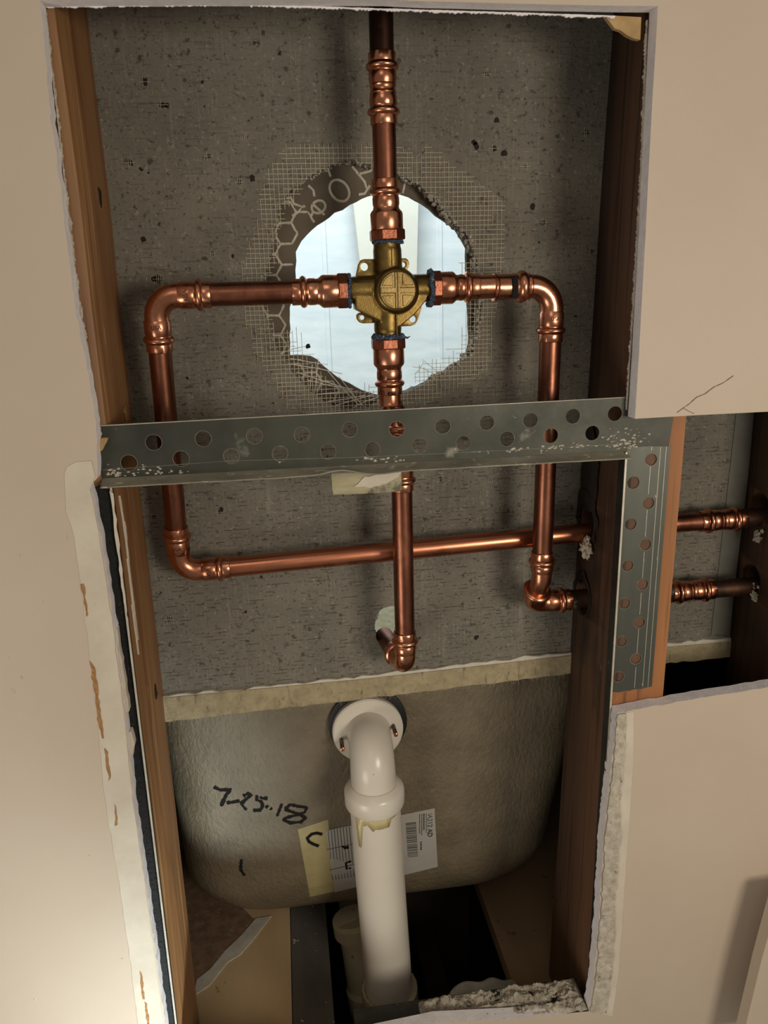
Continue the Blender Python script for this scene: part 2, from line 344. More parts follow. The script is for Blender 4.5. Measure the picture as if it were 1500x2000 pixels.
# patches of joint compound and torn paper on the face of the wall
def patch(name, pts, mat, th=.0006, seed=0, amp=.0006, step=.006, parent=wall):
    bm = N_(); P = jag([pt2(at(x, y, 0)) for x, y in pts], step, amp, closed=True, seed=seed)
    prism(bm, P, -th, .0001); return ob(name, bm, mat, parent, smooth=False)
patch('joint_compound', [(126, 925), (131, 910), (148, 903), (178, 900), (186, 930), (176, 955), (193, 1040), (220, 1220), (243, 1400), (260, 1570), (288, 1760), (318, 1990), (325, 2040), (275, 2040), (255, 1880), (232, 1720), (205, 1560), (190, 1400), (172, 1250), (152, 1100), (146, 1050), (130, 1000), (127, 960)], COMPOUND, .0005, 21, .0003)
for pts in ([(158, 1140), (164, 1140), (172, 1200), (169, 1204)], [(176, 1290), (186, 1300), (194, 1370), (203, 1440), (199, 1442), (188, 1380)], [(204, 1460), (211, 1468), (217, 1520), (213, 1524)], [(224, 1570), (228, 1575), (230, 1610), (226, 1612)], [(273, 1895), (278, 1900), (283, 1950), (279, 1950)], [(283, 1955), (287, 1960), (292, 2000), (288, 2000)]):
    patch('torn_paper', pts, PAPER, .0009, int(pts[0][0]), .0005, .003)
patch('crumbled_edge', [(1205, 1394), (1222, 1392), (1221, 1450), (1210, 1560), (1211, 1620), (1200, 1760), (1196, 1880), (1182, 1980), (1152, 1974), (1160, 1930), (1172, 1790), (1182, 1625), (1198, 1480)], CRUMB, .0016, 31, .0008, .004)
patch('smooth_band', [(1222, 1392), (1238, 1390), (1236, 1500), (1222, 1700), (1208, 1900), (1196, 1985), (1182, 1980), (1196, 1880), (1200, 1760), (1211, 1620), (1210, 1560), (1221, 1450)], COMPOUND, .0004, 32, .0002, .01)
bm = N_(); ribbon(bm, [at(x, y, -.0001) for x, y in ((1322, 806), (1334, 797), (1346, 789), (1360, 776), (1377, 769), (1394, 756), (1412, 748), (1432, 734))], .0005, rnd=.5, seed=3)
ribbon(bm, [at(x, y, -.0001) for x, y in ((1334, 797), (1345, 803), (1356, 808))], .0003); ob('crack', bm, CRACK, wall, smooth=False)
bm = N_()
rr = random.Random(5)
for (x, y) in ((24, 0), (26, 3)): pass
for k in range(46):
    x = rr.uniform(-.30, -.135); z = rr.uniform(-.66, -.12)
    lump(bm, (x, 0, z), rr.uniform(.0006, .0015), (1, .5, rr.uniform(1, 2)), seed=k, sub=1)
tag(ob('paint_drip', bm, PAINT, wall), kind='stuff')
# tan scrap hanging in the top right corner of the opening
bm = N_(); prism(bm, [pt2(at(x, y, .012)) for x, y in ((1180, 30), (1252, 34), (1250, 78), (1238, 76), (1225, 70), (1212, 60), (1200, 56), (1193, 47))], .0115, .0150)
tag(ob('paper_scrap', bm, TAN, smooth=False), 'tan torn scrap of drywall paper in the top right corner of the opening', 'scrap')
# white torn strips stuck in the gap on the left
for i, (pts, lab) in enumerate((([(216, 1228), (229, 1226), (242, 1310), (254, 1388), (243, 1392), (232, 1340)], 'long folded white paper strip wedged in the gap beside the left stud'),
                 ([(247, 1428), (258, 1426), (263, 1452), (260, 1478), (254, 1470)], 'short crumpled white paper piece in the left gap below the long strip'))):
    bm = N_(); prism(bm, jag([pt2(at(x, y, .006)) for x, y in pts], .004, .0004, True, i), .004, .0115)
    tag(ob('paper_strip', bm, COMPOUND, smooth=False, bevel=.0008), lab, 'paper')

# leaning offcut in the lower right corner
bm = N_(); P = [at(x, y, -.03) for x, y in ((1512, 1745), (1478, 1870), (1440, 2030))]
q = [pt2(p) for p in P] + [(P[2].x + .2, P[2].z), (P[0].x + .2, P[0].z)]
prism(bm, q, -.036, -.024); o = ob('drywall_offcut', bm, PAINT, smooth=False, bevel=.0006); tag(o, 'cream board edge leaning in front of the lower right wall', 'board')

# ------------------------------------------------------------------ lumber
XL, XR = -.1150, .2422
SF, SB = .0127, .1016
LEAN = .008
def lean(o):
    wz = o.matrix_world.translation if not o.parent else parent_world(o)
    for v in o.data.vertices: v.co.x += LEAN * (v.co.z + wz.z)
    return o
def stud(name, x0, x1, mat, z0=-.70, z1=.70, seed=0, rough_in=.0008, side=1, tw=None):
    """stud with a slightly wavy, rounded-over face"""
    bm = N_(); n = 90; rings = []
    for i in range(n + 1):
        z = z0 + (z1 - z0) * i / n
        dx = rough_in * noise.noise(Vector((z * 9, seed, 0))) * 1.5
        r = .0022
        xs = (x0 + (dx if side < 0 else 0), x1 + (dx if side > 0 else 0))
        prof = [(xs[0] + r, SF), (xs[1] - r, SF), (xs[1] - r * .3, SF + r * .3), (xs[1], SF + r), (xs[1], SB), (xs[0], SB), (xs[0], SF + r), (xs[0] + r * .3, SF + r * .3)]
        rings.append([bm.verts.new((x + (tw(z) * (y - SF) / (SB - SF) if tw else 0), y, z)) for x, y in prof])
    for i in range(n):
        for k in range(8): bm.faces.new((rings[i][k], rings[i][(k + 1) % 8], rings[i + 1][(k + 1) % 8], rings[i + 1][k]))
    bm.faces.new(rings[0]); bm.faces.new(rings[-1])
    return ob(name, bm, mat)
sl = lean(stud('wall_stud', XL - .0385, XL, WOODL, seed=1)); tag(sl, 'amber lumber stud lining the left side of the opening, lit tone in its colour', 'stud')
srt = stud('wall_stud', XR, XR + .0456, WOODR, seed=2, side=-1, tw=lambda z: .0080 + max(-.69, min(.2, z)) * .021); tag(srt, 'brown lumber stud behind the perforated vertical strap, shade in its colour', 'stud')
sf = stud('wall_stud', .398, .440, WOODR, seed=3, side=-1); tag(sf, 'dark brown stud at the far right edge of the side bay', 'stud')
# lit orange stud front; brown stays behind the strap to shade the holes
zbs = at(1232, 1338, .0115).z
bm = N_(); prism(bm, [(XR + .0300, -.70), (XR + .0446, -.70), (XR + .0446, .2), (XR + .0300, .2), (XR + .0300, -.33), (XR + .0300, zbs), (XR + .0012, zbs), (XR + .0012, -.70)][::1] if 0 else [(XR + .0012, -.70), (XR + .0446, -.70), (XR + .0446, .2), (XR + .0285, .2), (XR + .0285, zbs), (XR + .0012, zbs)], SF - .0004, SF + .001)
ob('front_face', bm, WOODO, srt, smooth=False, label='front face of the stud in a lit orange tone')
# pipe holes in the two right studs
PZ1 = at(1170, 1036, .082).z; PZ2 = at(1130, 1172, .082).z
hz1 = at(1165, 1033, .080).z; hz2 = at(1150, 1168, .080).z
def cyl_x(x0, x1, y, z, r): 
    bm = N_(); lathe(bm, (x0, y, z), (1, 0, 0), [(0, r), (x1 - x0, r)], 28); return bm
cut(srt, [cyl_x(.20, .33, .080, hz1 + .0065, .0160), cyl_x(.20, .33, .080, hz2 + .001, .0155)])
cut(sf, [cyl_x(.37, .48, .080, hz1 + .010, .0125), cyl_x(.37, .48, .080, hz2 + .006, .0135)])
def char(parent, x, y, z, r0, r1, mat=CHAR, seed=0, name='char_mark'):
    bm = N_(); P = []
    n = 40; inn = []; out = []
    for k in range(n):
        t = 2 * PI * k / n; j = 1 + .35 * noise.noise(Vector((math.cos(t) * 2, math.sin(t) * 2, seed)))
        up = 1.25 if math.sin(t) > 0 else .8
        inn.append(bm.verts.new((x, y + r0 * math.cos(t), z + r0 * math.sin(t)))); out.append(bm.verts.new((x, min(y + r1 * j * math.cos(t), SB - .0005), z + r1 * j * up * math.sin(t))))
    for k in range(n): bm.faces.new((inn[k], inn[(k + 1) % n], out[(k + 1) % n], out[k]))
    g = bmesh.ops.extrude_face_region(bm, geom=bm.faces[:]); 
    for v in g['geom']:
        if isinstance(v, bmesh.types.BMVert): v.co.x -= .0005
    return ob(name, bm, mat, parent, smooth=False)
char(srt, XR + .0014, .080, hz1 + .0065, .0160, .0215, seed=1); char(srt, XR + .0006, .080, hz2 + .001, .0155, .0195, seed=4)
# soot above the upper hole
bm = N_(); prism_pts = [(.070, hz1 + .018), (.098, hz1 + .016), (.099, hz1 + .075), (.092, hz1 + .092), (.078, hz1 + .088), (.060, hz1 + .060), (.062, hz1 + .032)]
vs = [bm.verts.new((XR + .0012 + (y - .07) * .04, y, z)) for y, z in jag(prism_pts, .004, .001, True, 4)]; f = bm.faces.new(vs)
g = bmesh.ops.extrude_face_region(bm, geom=[f]); [setattr(v.co, 'x', v.co.x + .0006) for v in g['geom'] if isinstance(v, bmesh.types.BMVert)]
ob('soot_mark', bm, CHAR, srt, smooth=False)
# black residue strip holding the gap's shade, and steel angle on the left stud
bm = N_(); zs = [-.70 + k * .004 for k in range(int((at(185, 950, SF).z + .70) / .004) + 1)]
prism(bm, [(XL - .020, -.70), (XL - .0008, -.70), (XL - .0008, zs[-1]), (XL - .020, zs[-1])], SF - .0009, SF + .0004)
for k, z in enumerate(zs): lump(bm, (XL - .0085 + random.uniform(-.0010, .001), SF, z), .0036, (1.25, .35, 1), seed=k, sub=2, amp=.5)
lean(ob('gap_shade_residue', bm, GAPBLACK, sl, smooth=False))
def angle(name, xs, sgn, z0, z1, label, dark=True):
    bm = N_(); xo = xs
    box(bm, (xo - .0006, .0095, z0), (xo + .0006, .0200, z1))
    o = ob(name, bm, DARKSTEEL, smooth=False); tag(o, label, 'metal strip')
    bm = N_(); box(bm, (xo - .0007, .0088, z0), (xo + .0007, .0096, z1)); be_ = ob('bare_edge', bm, EDGE, o, smooth=False)
    if sgn > 0: lean(o); lean(be_)
    return o
zt = at(232, 952, .008).z
an = angle('steel_strip', XL - .0012, 1, -.70, zt, 'thin grey steel strip standing along the left stud below the bracket')
bm = N_(); prism(bm, jag([(XL - .0032, zt - .002), (XL - .0010, zt - .004), (XL - .0022, zt - .10), (XL - .0036, zt - .07)], .006, .0005, True, 9), .0082, .0090)
ob('paint_smear', bm, COMPOUND, an, smooth=False)
ar = angle('steel_strip', XR - .0006, -1, -.70, at(1222, 884, .008).z, 'thin dark steel strip with a bright edge along the right stud')
# smears of white paint on the left stud
bm = N_()
z0 = at(250, 962, .03).z
for k_, (ya_, yb_, za_, zb_, w_) in enumerate(((.024, .027, 0, -.050, .0012), (.026, .026, -.046, -.110, .0016), (.029, .029, -.020, -.034, .0008), (.023, .023, -.080, -.120, .0009))):
    P = jag([(ya_ - w_, z0 + za_), (ya_ + w_ * .4, z0 + za_ - .004), (yb_ + w_, z0 + zb_ + .01), (yb_ + w_ * .3, z0 + zb_), (yb_ - w_ * .6, z0 + (za_ + zb_) / 2)], .003, .0004, True, k_)
    vs = [bm.verts.new((XL + .0013, y, z)) for y, z in P]; f = bm.faces.new(vs); g = bmesh.ops.extrude_face_region(bm, geom=[f])
    for v in g['geom']:
        if isinstance(v, bmesh.types.BMVert): v.co.x -= .0014
lean(ob('paint_smear', bm, COMPOUND, sl, smooth=False))
# knots
for (px, py, s_) in ((233, 812, .0035), (284, 1352, .003), (195, 385, .0035)):
    bm = N_(); p = at(px, py, .070 if py != 812 else .075); 
    q_ = max(.03, min(.095, p.y)); lump(bm, (XL + .0005, q_, p.z), s_, (.35, 1, 1.8), seed=px, amp=.5); lean(ob('knot', bm, CHAR if py != 812 else PAPER, sl))
# unseen plate added to keep light out of the cavity top
bm = boxm((-.62, SF, .66), (.82, SB, .70)); tag(ob('cavity_light_cap', bm, DARKWOOD, smooth=False), 'unseen plate added above the opening to keep light out of the cavity', 'plate', kind='structure')

# ------------------------------------------------------------------ cement board with the round hole
BY = .1016; BT = .0125
bh = [(688, 311), (729, 322), (776, 341), (817, 360), (853, 393), (890, 437), (916, 463), (932, 507), (938, 545), (942, 598), (935, 646), (923, 690), (890, 716), (853, 738), (817, 756), (787, 768), (743, 784), (721, 796), (670, 798), (633, 785), (597, 756), (571, 727), (542, 686), (529, 646), (512, 602), (514, 562), (523, 514), (538, 441), (545, 404), (567, 375), (597, 349), (626, 334), (655, 318)]
bhp = jag([pt2(at(x, y, BY)) for x, y in bh], .0035, .0006, True, 41)
sh = [(738, 1200), (748, 1187), (765, 1183), (782, 1190), (790, 1215), (792, 1290), (770, 1300), (748, 1262), (734, 1246), (732, 1222)]
shp = jag([pt2(at(x, y, BY)) for x, y in sh], .003, .0006, True, 42)
zb0 = -.327
bot = jag([(-.5, zb0 - .003), (-.12, zb0 - .003), (.06, zb0), (.242, zb0 + .005), (.6, zb0 + .005)], .006, .0004, seed=43)
bm = N_(); prism(bm, bot + [(.6, .70), (-.5, .70)], BY, BY + BT, [bhp, shp])
board = ob('cement_board', bm, BOARD, smooth=False); tag(board, 'grey cement backer board with a big round hole behind the copper pipes', 'backer board')
def inside(p, poly):
    x, y = p; c = False; n = len(poly)
    for i in range(n):
        x1, y1 = poly[i]; x2, y2 = poly[(i + 1) % n]
        if (y1 > y) != (y2 > y) and x < (x2 - x1) * (y - y1) / (y2 - y1) + x1: c = not c
    return c
def edge_dist(p, poly):
    P = Vector(p); best = 9
    for i in range(len(poly)):
        a, b = Vector(poly[i]), Vector(poly[(i + 1) % len(poly)]); ab = b - a; t = max(0, min(1, (P - a).dot(ab) / max(ab.length_squared, 1e-12)))
        best = min(best, (P - a - ab * t).length)
    return best
C0 = Vector(pt2(at(735, 560, BY)))
def strands(y, pitch, keep, rad, seed, wob=.0002):
    bm = N_(); rr = random.Random(seed)
    R_ = .10
    for axis in (0, 1):
        n = int(R_ * 2 / pitch)
        for i in range(n + 1):
            c = -R_ + i * pitch + rr.uniform(-1, 1) * wob; run = []
            m = 100
            for j in range(m + 1):
                t = -R_ + 2 * R_ * j / m
                p = (C0.x + (c if axis == 0 else t), C0.y + (t if axis == 0 else c))
                if keep(p, axis, i):
                    off = wob * noise.noise(Vector((t * 90, c * 40, axis)))
                    run.append(Vector((p[0] + (off if axis == 0 else 0), y + (.0002 if axis else 0), p[1] + (off if axis else 0))))
                else:
                    if len(run) > 2: sweep(bm, run[::2] + ([run[-1]] if len(run) % 2 == 0 else []), rad, 5)
                    run = []
            if len(run) > 2: sweep(bm, run, rad, 5)
    return bm
def keep_board(p, axis, i):
    if inside(p, bhp): 
        d = edge_dist(p, bhp); n = noise.noise(Vector((i * 1.7, axis * 9, 5)))
        a = math.atan2(p[1] - C0.y, p[0] - C0.x)
        lim = .0015 + .003 * max(0, n)
        if -2.75 < a < -1.5: lim = .016 + .014 * n            # lower left: threads hang into the hole
        elif -1.2 < a < .25: lim = .012 + .012 * n            # right side
        elif 2.2 < a or a < -2.6: lim = .005 + .005 * n
        return d < lim
    d = edge_dist(p, bhp)
    a = math.atan2(p[1] - C0.y, p[0] - C0.x)
    lim = .018 + .014 * noise.noise(Vector((math.cos(a) * 1.5, math.sin(a) * 1.5, 2))) + .004 * noise.noise(Vector((i * 2.3, axis * 5 + .5, 1)))
    if noise.noise(Vector((p[0] * 70, p[1] * 70, 3 + axis))) > .38 and d > .006: return False
    if .2 < a < 1.2: lim += .014
    if -2.2 < a < -1.2: lim -= .006
    return d < lim
ob('fibreglass_mesh', strands(BY - .0005, .0034, keep_board, .00022, 3), FIBREDIM, board, label='bare glass fibre mesh around the round hole')
# loose bright threads at the lower left and lower right of the hole
bm = N_(); rr = random.Random(9)
for (a, b) in (((567, 700), (640, 712)), ((571, 712), (668, 730)), ((580, 727), (676, 758)), ((600, 742), (690, 760)), ((618, 770), (700, 764)), ((640, 784), (712, 772)), ((655, 792), (730, 770)), ((640, 724), (700, 790)), ((662, 735), (712, 796)), ((690, 796), (738, 776)), ((610, 712), (604, 776)), ((622, 700), (612, 790)), ((828, 706), (812, 730)), ((825, 702), (868, 740)), ((817, 716), (880, 738)), ((805, 716), (862, 722)), ((548, 690), (598, 676))):
    A_, B_ = at(*a, BY + .001), at(*b, BY + .003); mid = (A_ + B_) / 2 + Vector((0, rr.uniform(-.002, .001), rr.uniform(-.0012, .0012)))
    bm = N_(); sweep(bm, [A_, A_.lerp(mid, .5), mid, mid.lerp(B_, .5), B_], .00028, 5); ob('loose_thread', bm, FIBRE, board)
bm = N_(); lump(bm, at(601, 676, BY + .003), .0016, seed=3, amp=.6); ob('cement_crumb', bm, CHAR, board)
# crumbly rim
bm = N_(); rr = random.Random(12)
for i, p in enumerate(bhp):
    a = math.atan2(p[1] - C0.y, p[0] - C0.x)
    big = 1.35 if -1.0 < a < 1.0 else (.8 if a > 0 else .55)
    for k in range(9 if big > 1 else 6 if big > .7 else 3):
        q = (p[0] + rr.uniform(-.0022, .0015) * big, BY + rr.uniform(-.0008, .011), p[1] + rr.uniform(-.0015, .0015))
        lump(bm, q, rr.uniform(.0005, .0016) * big, seed=i + k, sub=1, amp=.5)
tag(ob('crumbled_rim', bm, GRIT, board, smooth=False), kind='stuff')
bm = N_()
for i, p in enumerate(shp):
    for k in range(2): lump(bm, (p[0], BY + rr.uniform(0, .01), p[1]), rr.uniform(.0006, .0014), seed=i, sub=1)
tag(ob('crumbled_rim', bm, GRIT, board, smooth=False), kind='stuff')
# pits in the board (flat dark patches carry the recess shade; bits of mesh)
bm = N_(); bm2 = N_(); rr = random.Random(77)
pits = [(612 // 2 + 12, 205), (327, 206), (275, 330), (290, 337), (255, 318), (482, 270), (408, 305), (492, 348), (468, 356), (280, 468), (290, 545), (300, 545), (310, 545), (395, 160), (283, 160), (950, 145), (415, 495), (420, 585), (455, 500), (1025, 325), (1155, 492), (1040, 405), (1060, 435), (365, 738), (530, 840), (432, 995), (428, 1000), (300, 1010), (480, 1195), (330, 1210), (860, 935), (855, 1000), (935, 1170), (958, 940), (930, 1245), (1128, 1010), (322, 885), (575, 1110), (965, 290), (925, 278), (930, 285), (985, 300), (1145, 258), (970, 235)]
for i, (x, y) in enumerate(pits):
    bm = N_()
    p = at(x, y, BY)
    if edge_dist(pt2(p), bhp) < .004: continue
    s = rr.uniform(.0010, .0026); P = jag(circ(p.x, p.z, s, 9, s * rr.uniform(.5, 1.3), .35, i), .0012, .0003, True, i)
    prism(bm, P, BY - .0001, BY + .0003); ob('pit', bm, CHAR, board, smooth=False)
    if rr.random() < .6:
        bm2 = N_()
        for k in range(rr.randint(1, 3)):
            ribbon(bm2, [(p.x + (k - 1) * .0014, BY - .0004, p.z - s * 1.5), (p.x + (k - 1) * .0014, BY - .0004, p.z + s * 1.5)], .00022)
        ribbon(bm2, [(p.x - s * 1.7, BY - .0004, p.z), (p.x + s * 1.7, BY - .0004, p.z)], .00022); ob('mesh_remnant', bm2, FIBREDIM, board, smooth=False)

# vertical joint tape in the right bay
bm = N_(); prism(bm, [pt2(at(x, y, BY)) for x, y in ((1438, 800), (1472, 800), (1424, 1238), (1388, 1240))], BY - .0008, BY + .0002); ob('joint_tape', bm, TAPEC, board, smooth=False)
# caulk along the bottom of the board
P1 = jag([(-.45, zb0 - .001), (-.12, zb0 - .001), (-.02, zb0 + .000), (.06, zb0 + .002), (.242, zb0 + .007), (.398, zb0 + .007)], .007, .0011, seed=44)
P2 = jag([(.398, zb0 + .0015), (.242, zb0 + .0015), (.06, zb0 - .003), (-.12, zb0 - .0065), (-.45, zb0 - .0065)], .007, .0007, seed=45)
bm = N_(); prism(bm, P1 + P2, BY - .0022, BY + .002); tag(ob('caulk_bead', bm, CAULK, smooth=False, bevel=.0004), 'uneven white caulk line between cement board and tub rim', 'caulk')

# ------------------------------------------------------------------ tile sheet behind the board
TY = .1150
th_ = [(720, 382), (685, 400), (655, 415), (633, 430), (608, 448), (589, 470), (578, 492), (577, 545), (567, 600), (566, 683), (567, 695), (608, 695), (641, 723), (670, 745), (707, 763), (736, 772), (787, 770), (830, 756), (875, 735), (905, 705), (918, 672), (915, 580), (911, 485), (890, 448), (853, 419), (824, 397), (787, 378), (750, 375)]
thp = jag([pt2(at(x, y, TY)) for x, y in th_], .005, .0005, True, 51)
bm = N_(); prism(bm, [(C0.x - .14, C0.y - .14), (C0.x + .16, C0.y - .14), (C0.x + .16, C0.y + .14), (C0.x - .14, C0.y + .14)], TY, TY + .006, [thp])
tiles = ob('tile_sheet', bm, TILE, smooth=False); tag(tiles, 'brown backs of hexagonal tiles showing inside the round hole', 'tile')
bm = N_(); rx_ = .0088
def hexline(a, b, r=.0010):
    n = 5; P = []
    for i in range(n + 1):
        q = Vector(a).lerp(Vector(b), i / n); P.append(Vector((q.x + .0003 * noise.noise(Vector((q.x * 300, q.y * 300, 1))), TY - .0002, q.y + .0003 * noise.noise(Vector((q.x * 300, q.y * 300, 7))))))
    sweep(bm, P, [r * (1 + .5 * noise.noise(p_ * 500)) for p_ in P], 6)
hx0 = pt2(at(560, 497, TY)); 
for i in range(-3, 12):
    for j in range(-12, 8):
        cx = hx0[0] + i * rx_ * 1.5; cz = hx0[1] + (j + (i % 2) * .5) * rx_ * math.sqrt(3) * .98
        if Vector((cx - C0.x, cz - C0.y)).length > .095: continue
        if Vector((cx, cz)).x > C0.x - .012 and cz > C0.y: continue
        if inside((cx, cz), [pt2(at(x, y, TY)) for x, y in ((575, 380), (640, 300), (960, 300), (960, 430), (600, 450))]): continue
        V = [(cx + rx_ * math.cos(PI / 3 * k), cz + rx_ * math.sin(PI / 3 * k)) for k in range(6)]
        for k in (0, 1, 2):
            a, b = V[k], V[(k + 1) % 6]
            if not inside(a, thp) and not inside(b, thp): hexline(a, b)
tag(ob('thinset_ridge', bm, GROUT, tiles), kind='stuff')
bm = N_()
def stroke(pts, r=.0011):
    bm = N_(); P = [at(x, y, TY - .0003) for x, y in pts]; sweep(bm, P, r, 6); ob('letter_ridge', bm, GROUT, tiles)
def ell(cx, cy, a, b, rot, t0=0, t1=360, n=18):
    o_ = []
    for i in range(n + 1):
        t = math.radians(t0 + (t1 - t0) * i / n); x = a * math.cos(t); y = b * math.sin(t); c, s = math.cos(math.radians(rot)), math.sin(math.radians(rot))
        o_.append((cx + x * c - y * s, cy + x * s + y * c))
    return o_
stroke(ell(663, 372, 17, 23, -35)); stroke(ell(622, 404, 14, 12, -30)); stroke([(612, 412), (606, 425)]); stroke([(610, 398), (634, 420)])
stroke([(688, 325), (700, 340), (712, 355), (716, 368)]); stroke([(700, 340), (722, 334), (728, 330)]); stroke([(602, 362), (612, 372), (614, 384)]); stroke([(641, 330), (646, 345)])
stroke([(700, 380), (712, 378), (722, 362)]); stroke([(786, 378), (790, 360), (796, 352)]); stroke([(566, 383), (574, 398), (590, 404), (582, 414), (570, 422)]); stroke([(590, 404), (596, 402)])

# ------------------------------------------------------------------ bathroom beyond the hole
def st(name, a, b, mat, lab): return tag(ob(name, boxm(a, b), mat, smooth=False), lab, 'wall' if 'wall' in name else name.split('_')[0], kind='structure')
st('wall_back', (-1.2, 1.75, -.339), (1.5, 1.8, 1.3), BATH, 'bright white bathroom wall seen through the round hole')
st('wall_left', (-1.25, .1245, -.339), (-1.2, 1.8, 1.3), BATH, 'white bathroom side wall at the left')
st('wall_right', (1.5, .1245, -.339), (1.55, 1.8, 1.3), BATH, 'white bathroom side wall at the right')
st('ceiling', (-1.25, .1245, 1.3), (1.55, 1.8, 1.35), BATH, 'white bathroom ceiling')
bm = N_(); prism(bm, [(-1.25, -.339), (C0.x - .13, -.339), (C0.x - .13, 1.3), (-1.25, 1.3)], .1245, .130); prism(bm, [(C0.x + .15, -.339), (1.55, -.339), (1.55, 1.3), (C0.x + .15, 1.3)], .1245, .130)
prism(bm, [(C0.x - .13, C0.y + .13), (C0.x + .15, C0.y + .13), (C0.x + .15, 1.3), (C0.x - .13, 1.3)], .1245, .130)
prism(bm, [(C0.x - .13, -.339), (C0.x + .15, -.339), (C0.x + .15, C0.y - .13), (C0.x - .13, C0.y - .13)], .1245, .130, [shp])
tag(ob('wall_partition', bm, BATH, smooth=False), 'tiled face of the wet wall on the bathroom side', 'wall', kind='structure')
pa, pb, pc, pd = at(668, 370, 1.70), at(825, 380, 1.70), at(812, 560, 1.70), at(708, 560, 1.70)
bm = N_(); prism(bm, [(pa.x, pa.z + .3), (pb.x, pb.z + .3), (pc.x, pc.z), (pd.x, pd.z)], 1.69, 1.72)
tag(ob('wall_panel', bm, CREAM, smooth=False), 'cream panel on the bright bathroom wall above the valve', 'panel')
bm = boxm((at(640, 700, 1.72).x, 1.746, -.3), (at(648, 700, 1.72).x, 1.7505, 1.2)); box(bm, (at(862, 700, 1.72).x, 1.746, -.3), (at(868, 700, 1.72).x, 1.7505, 1.2))
tag(ob('trim_1', bm, BATH, smooth=False), 'slim white battens on the bathroom wall', 'trim', kind='structure')

# ------------------------------------------------------------------ bathtub
tub = thing('bathtub', 'raw fibreglass tub shell dated 7-25-18 in black marker below the cement board', 'bathtub', (.062, .16, -.668))
rim_b = jag([(-.45, -.354), (-.12, -.352), (.06, -.347), (.242, -.341), (.40, -.339)], .006, .0006, seed=61)
bm = N_(); prism(bm, rim_b + [(.40, zb0 + .004), (.242, zb0 + .004), (.06, zb0 - .001), (-.45, zb0 - .004)], BY - .003, .155); ob('rim', bm, RIMM, tub, smooth=False, bevel=.001)
bm = boxm((-1.2, .150, -.3405), (1.5, 1.75, -.334)); tag(ob('floor_deck', bm, RIMM, smooth=False), 'tub deck level closing the bathroom from the space below', 'floor', kind='structure')
def tub_sec(z):
    t = (z + .345) / -.32     # 0 at rim .. 1 at bottom
    t = max(0, min(1, t)); Y0 = .158 + .014 * t; hw = .211 - .012 * t
    f = 0
    if z < -.585:
        q = min(1, (-.585 - z) / .080); f = 1 - math.sqrt(max(0, 1 - q * q))
    return Y0 + .055 * f, hw - .105 * f
def tub_x(hw, Y0, rc, n=12):
    P = []
    for k in range(n + 1):
        t = PI / 2 * k / n; P.append((-hw + rc - rc * math.cos(t), Y0 + rc - rc * math.sin(t)))
    L_ = [(p[0], p[1]) for p in P]
    for k in range(1, 24): L_.append((-hw + rc + (2 * hw - 2 * rc) * k / 24, Y0))
    L_ += [(-p[0], p[1]) for p in reversed(P)]
    return [(L_[0][0], .9)] + L_ + [(L_[-1][0], .9)]
bm = N_(); rings = []
zz = [-.345 - .24 * k / 24 for k in range(25)] + [-.585 - .080 * math.sin(PI / 2 * k / 14) for k in range(1, 15)]
for z in zz:
    Y0, hw = tub_sec(z); rings.append([bm.verts.new((.066 + x * (1 + (.16 * max(0, min(1, (z + .58) / .235)) if x > 0 else 0)), y, z)) for x, y in tub_x(hw, Y0, .05)])
n = len(rings[0])
for i in range(len(rings) - 1):
    for k in range(n): bm.faces.new((rings[i][k], rings[i][(k + 1) % n], rings[i + 1][(k + 1) % n], rings[i + 1][k]))
bm.faces.new(rings[0]); bm.faces.new(rings[-1])
o = ob('shell', bm, TUBM, tub)
# fibres hanging from the rim
bm = N_(); rr = random.Random(62)
for k in range(150):
    x = rr.uniform(-.115, .243); zr = -.352 + (x + .12) * .031; p = Vector((x, BY - .003, zr + rr.uniform(-.0005, .012) * (rr.random() < .5)))
    d = Vector((rr.uniform(-1, 1), -.3, rr.uniform(-1.2, .1))) * .0022
    sweep(bm, [p, p + d, p + d * 1.6 + Vector((rr.uniform(-.001, .001), 0, -.0006))], .00014, 4)
tag(ob('fibre_fringe', bm, RIMM, tub), kind='stuff')
def att(x, y, off=.0006):
    p = at(x, y, .165)
    for _ in range(4): Y0, hw = tub_sec(p.z); p = at(x, y, Y0 - off)
    return p
T = lambda cx, cy: (380 + cx / 2.885, 1500 + cy / 2.885)
bm = N_()
for i, s in enumerate(([(110, 108), (145, 125), (205, 122), (180, 150), (166, 180), (150, 215)], [(180, 197), (215, 194), (255, 185)], [(275, 160), (300, 145), (320, 152), (290, 178), (265, 200), (275, 218), (292, 236)],
          [(352, 155), (350, 180), (380, 192), (384, 215), (372, 238), (330, 240)], [(368, 165), (385, 172), (412, 172)], [(402, 215), (414, 222)], [(428, 228), (437, 234)], [(492, 203), (480, 235), (465, 272)],
          [(510, 232), (540, 206), (580, 216), (632, 222), (622, 250), (575, 266), (520, 280), (500, 292), (540, 310), (600, 305), (626, 280), (590, 262), (545, 246), (510, 232)], [(265, 515), (262, 545), (260, 572), (282, 605)])):
    bm = N_(); ribbon(bm, [att(*T(*p)) for p in s], .0030, th=.0003, rnd=.4, seed=i); ob('handwritten_mark', bm, INK, tub, smooth=False)
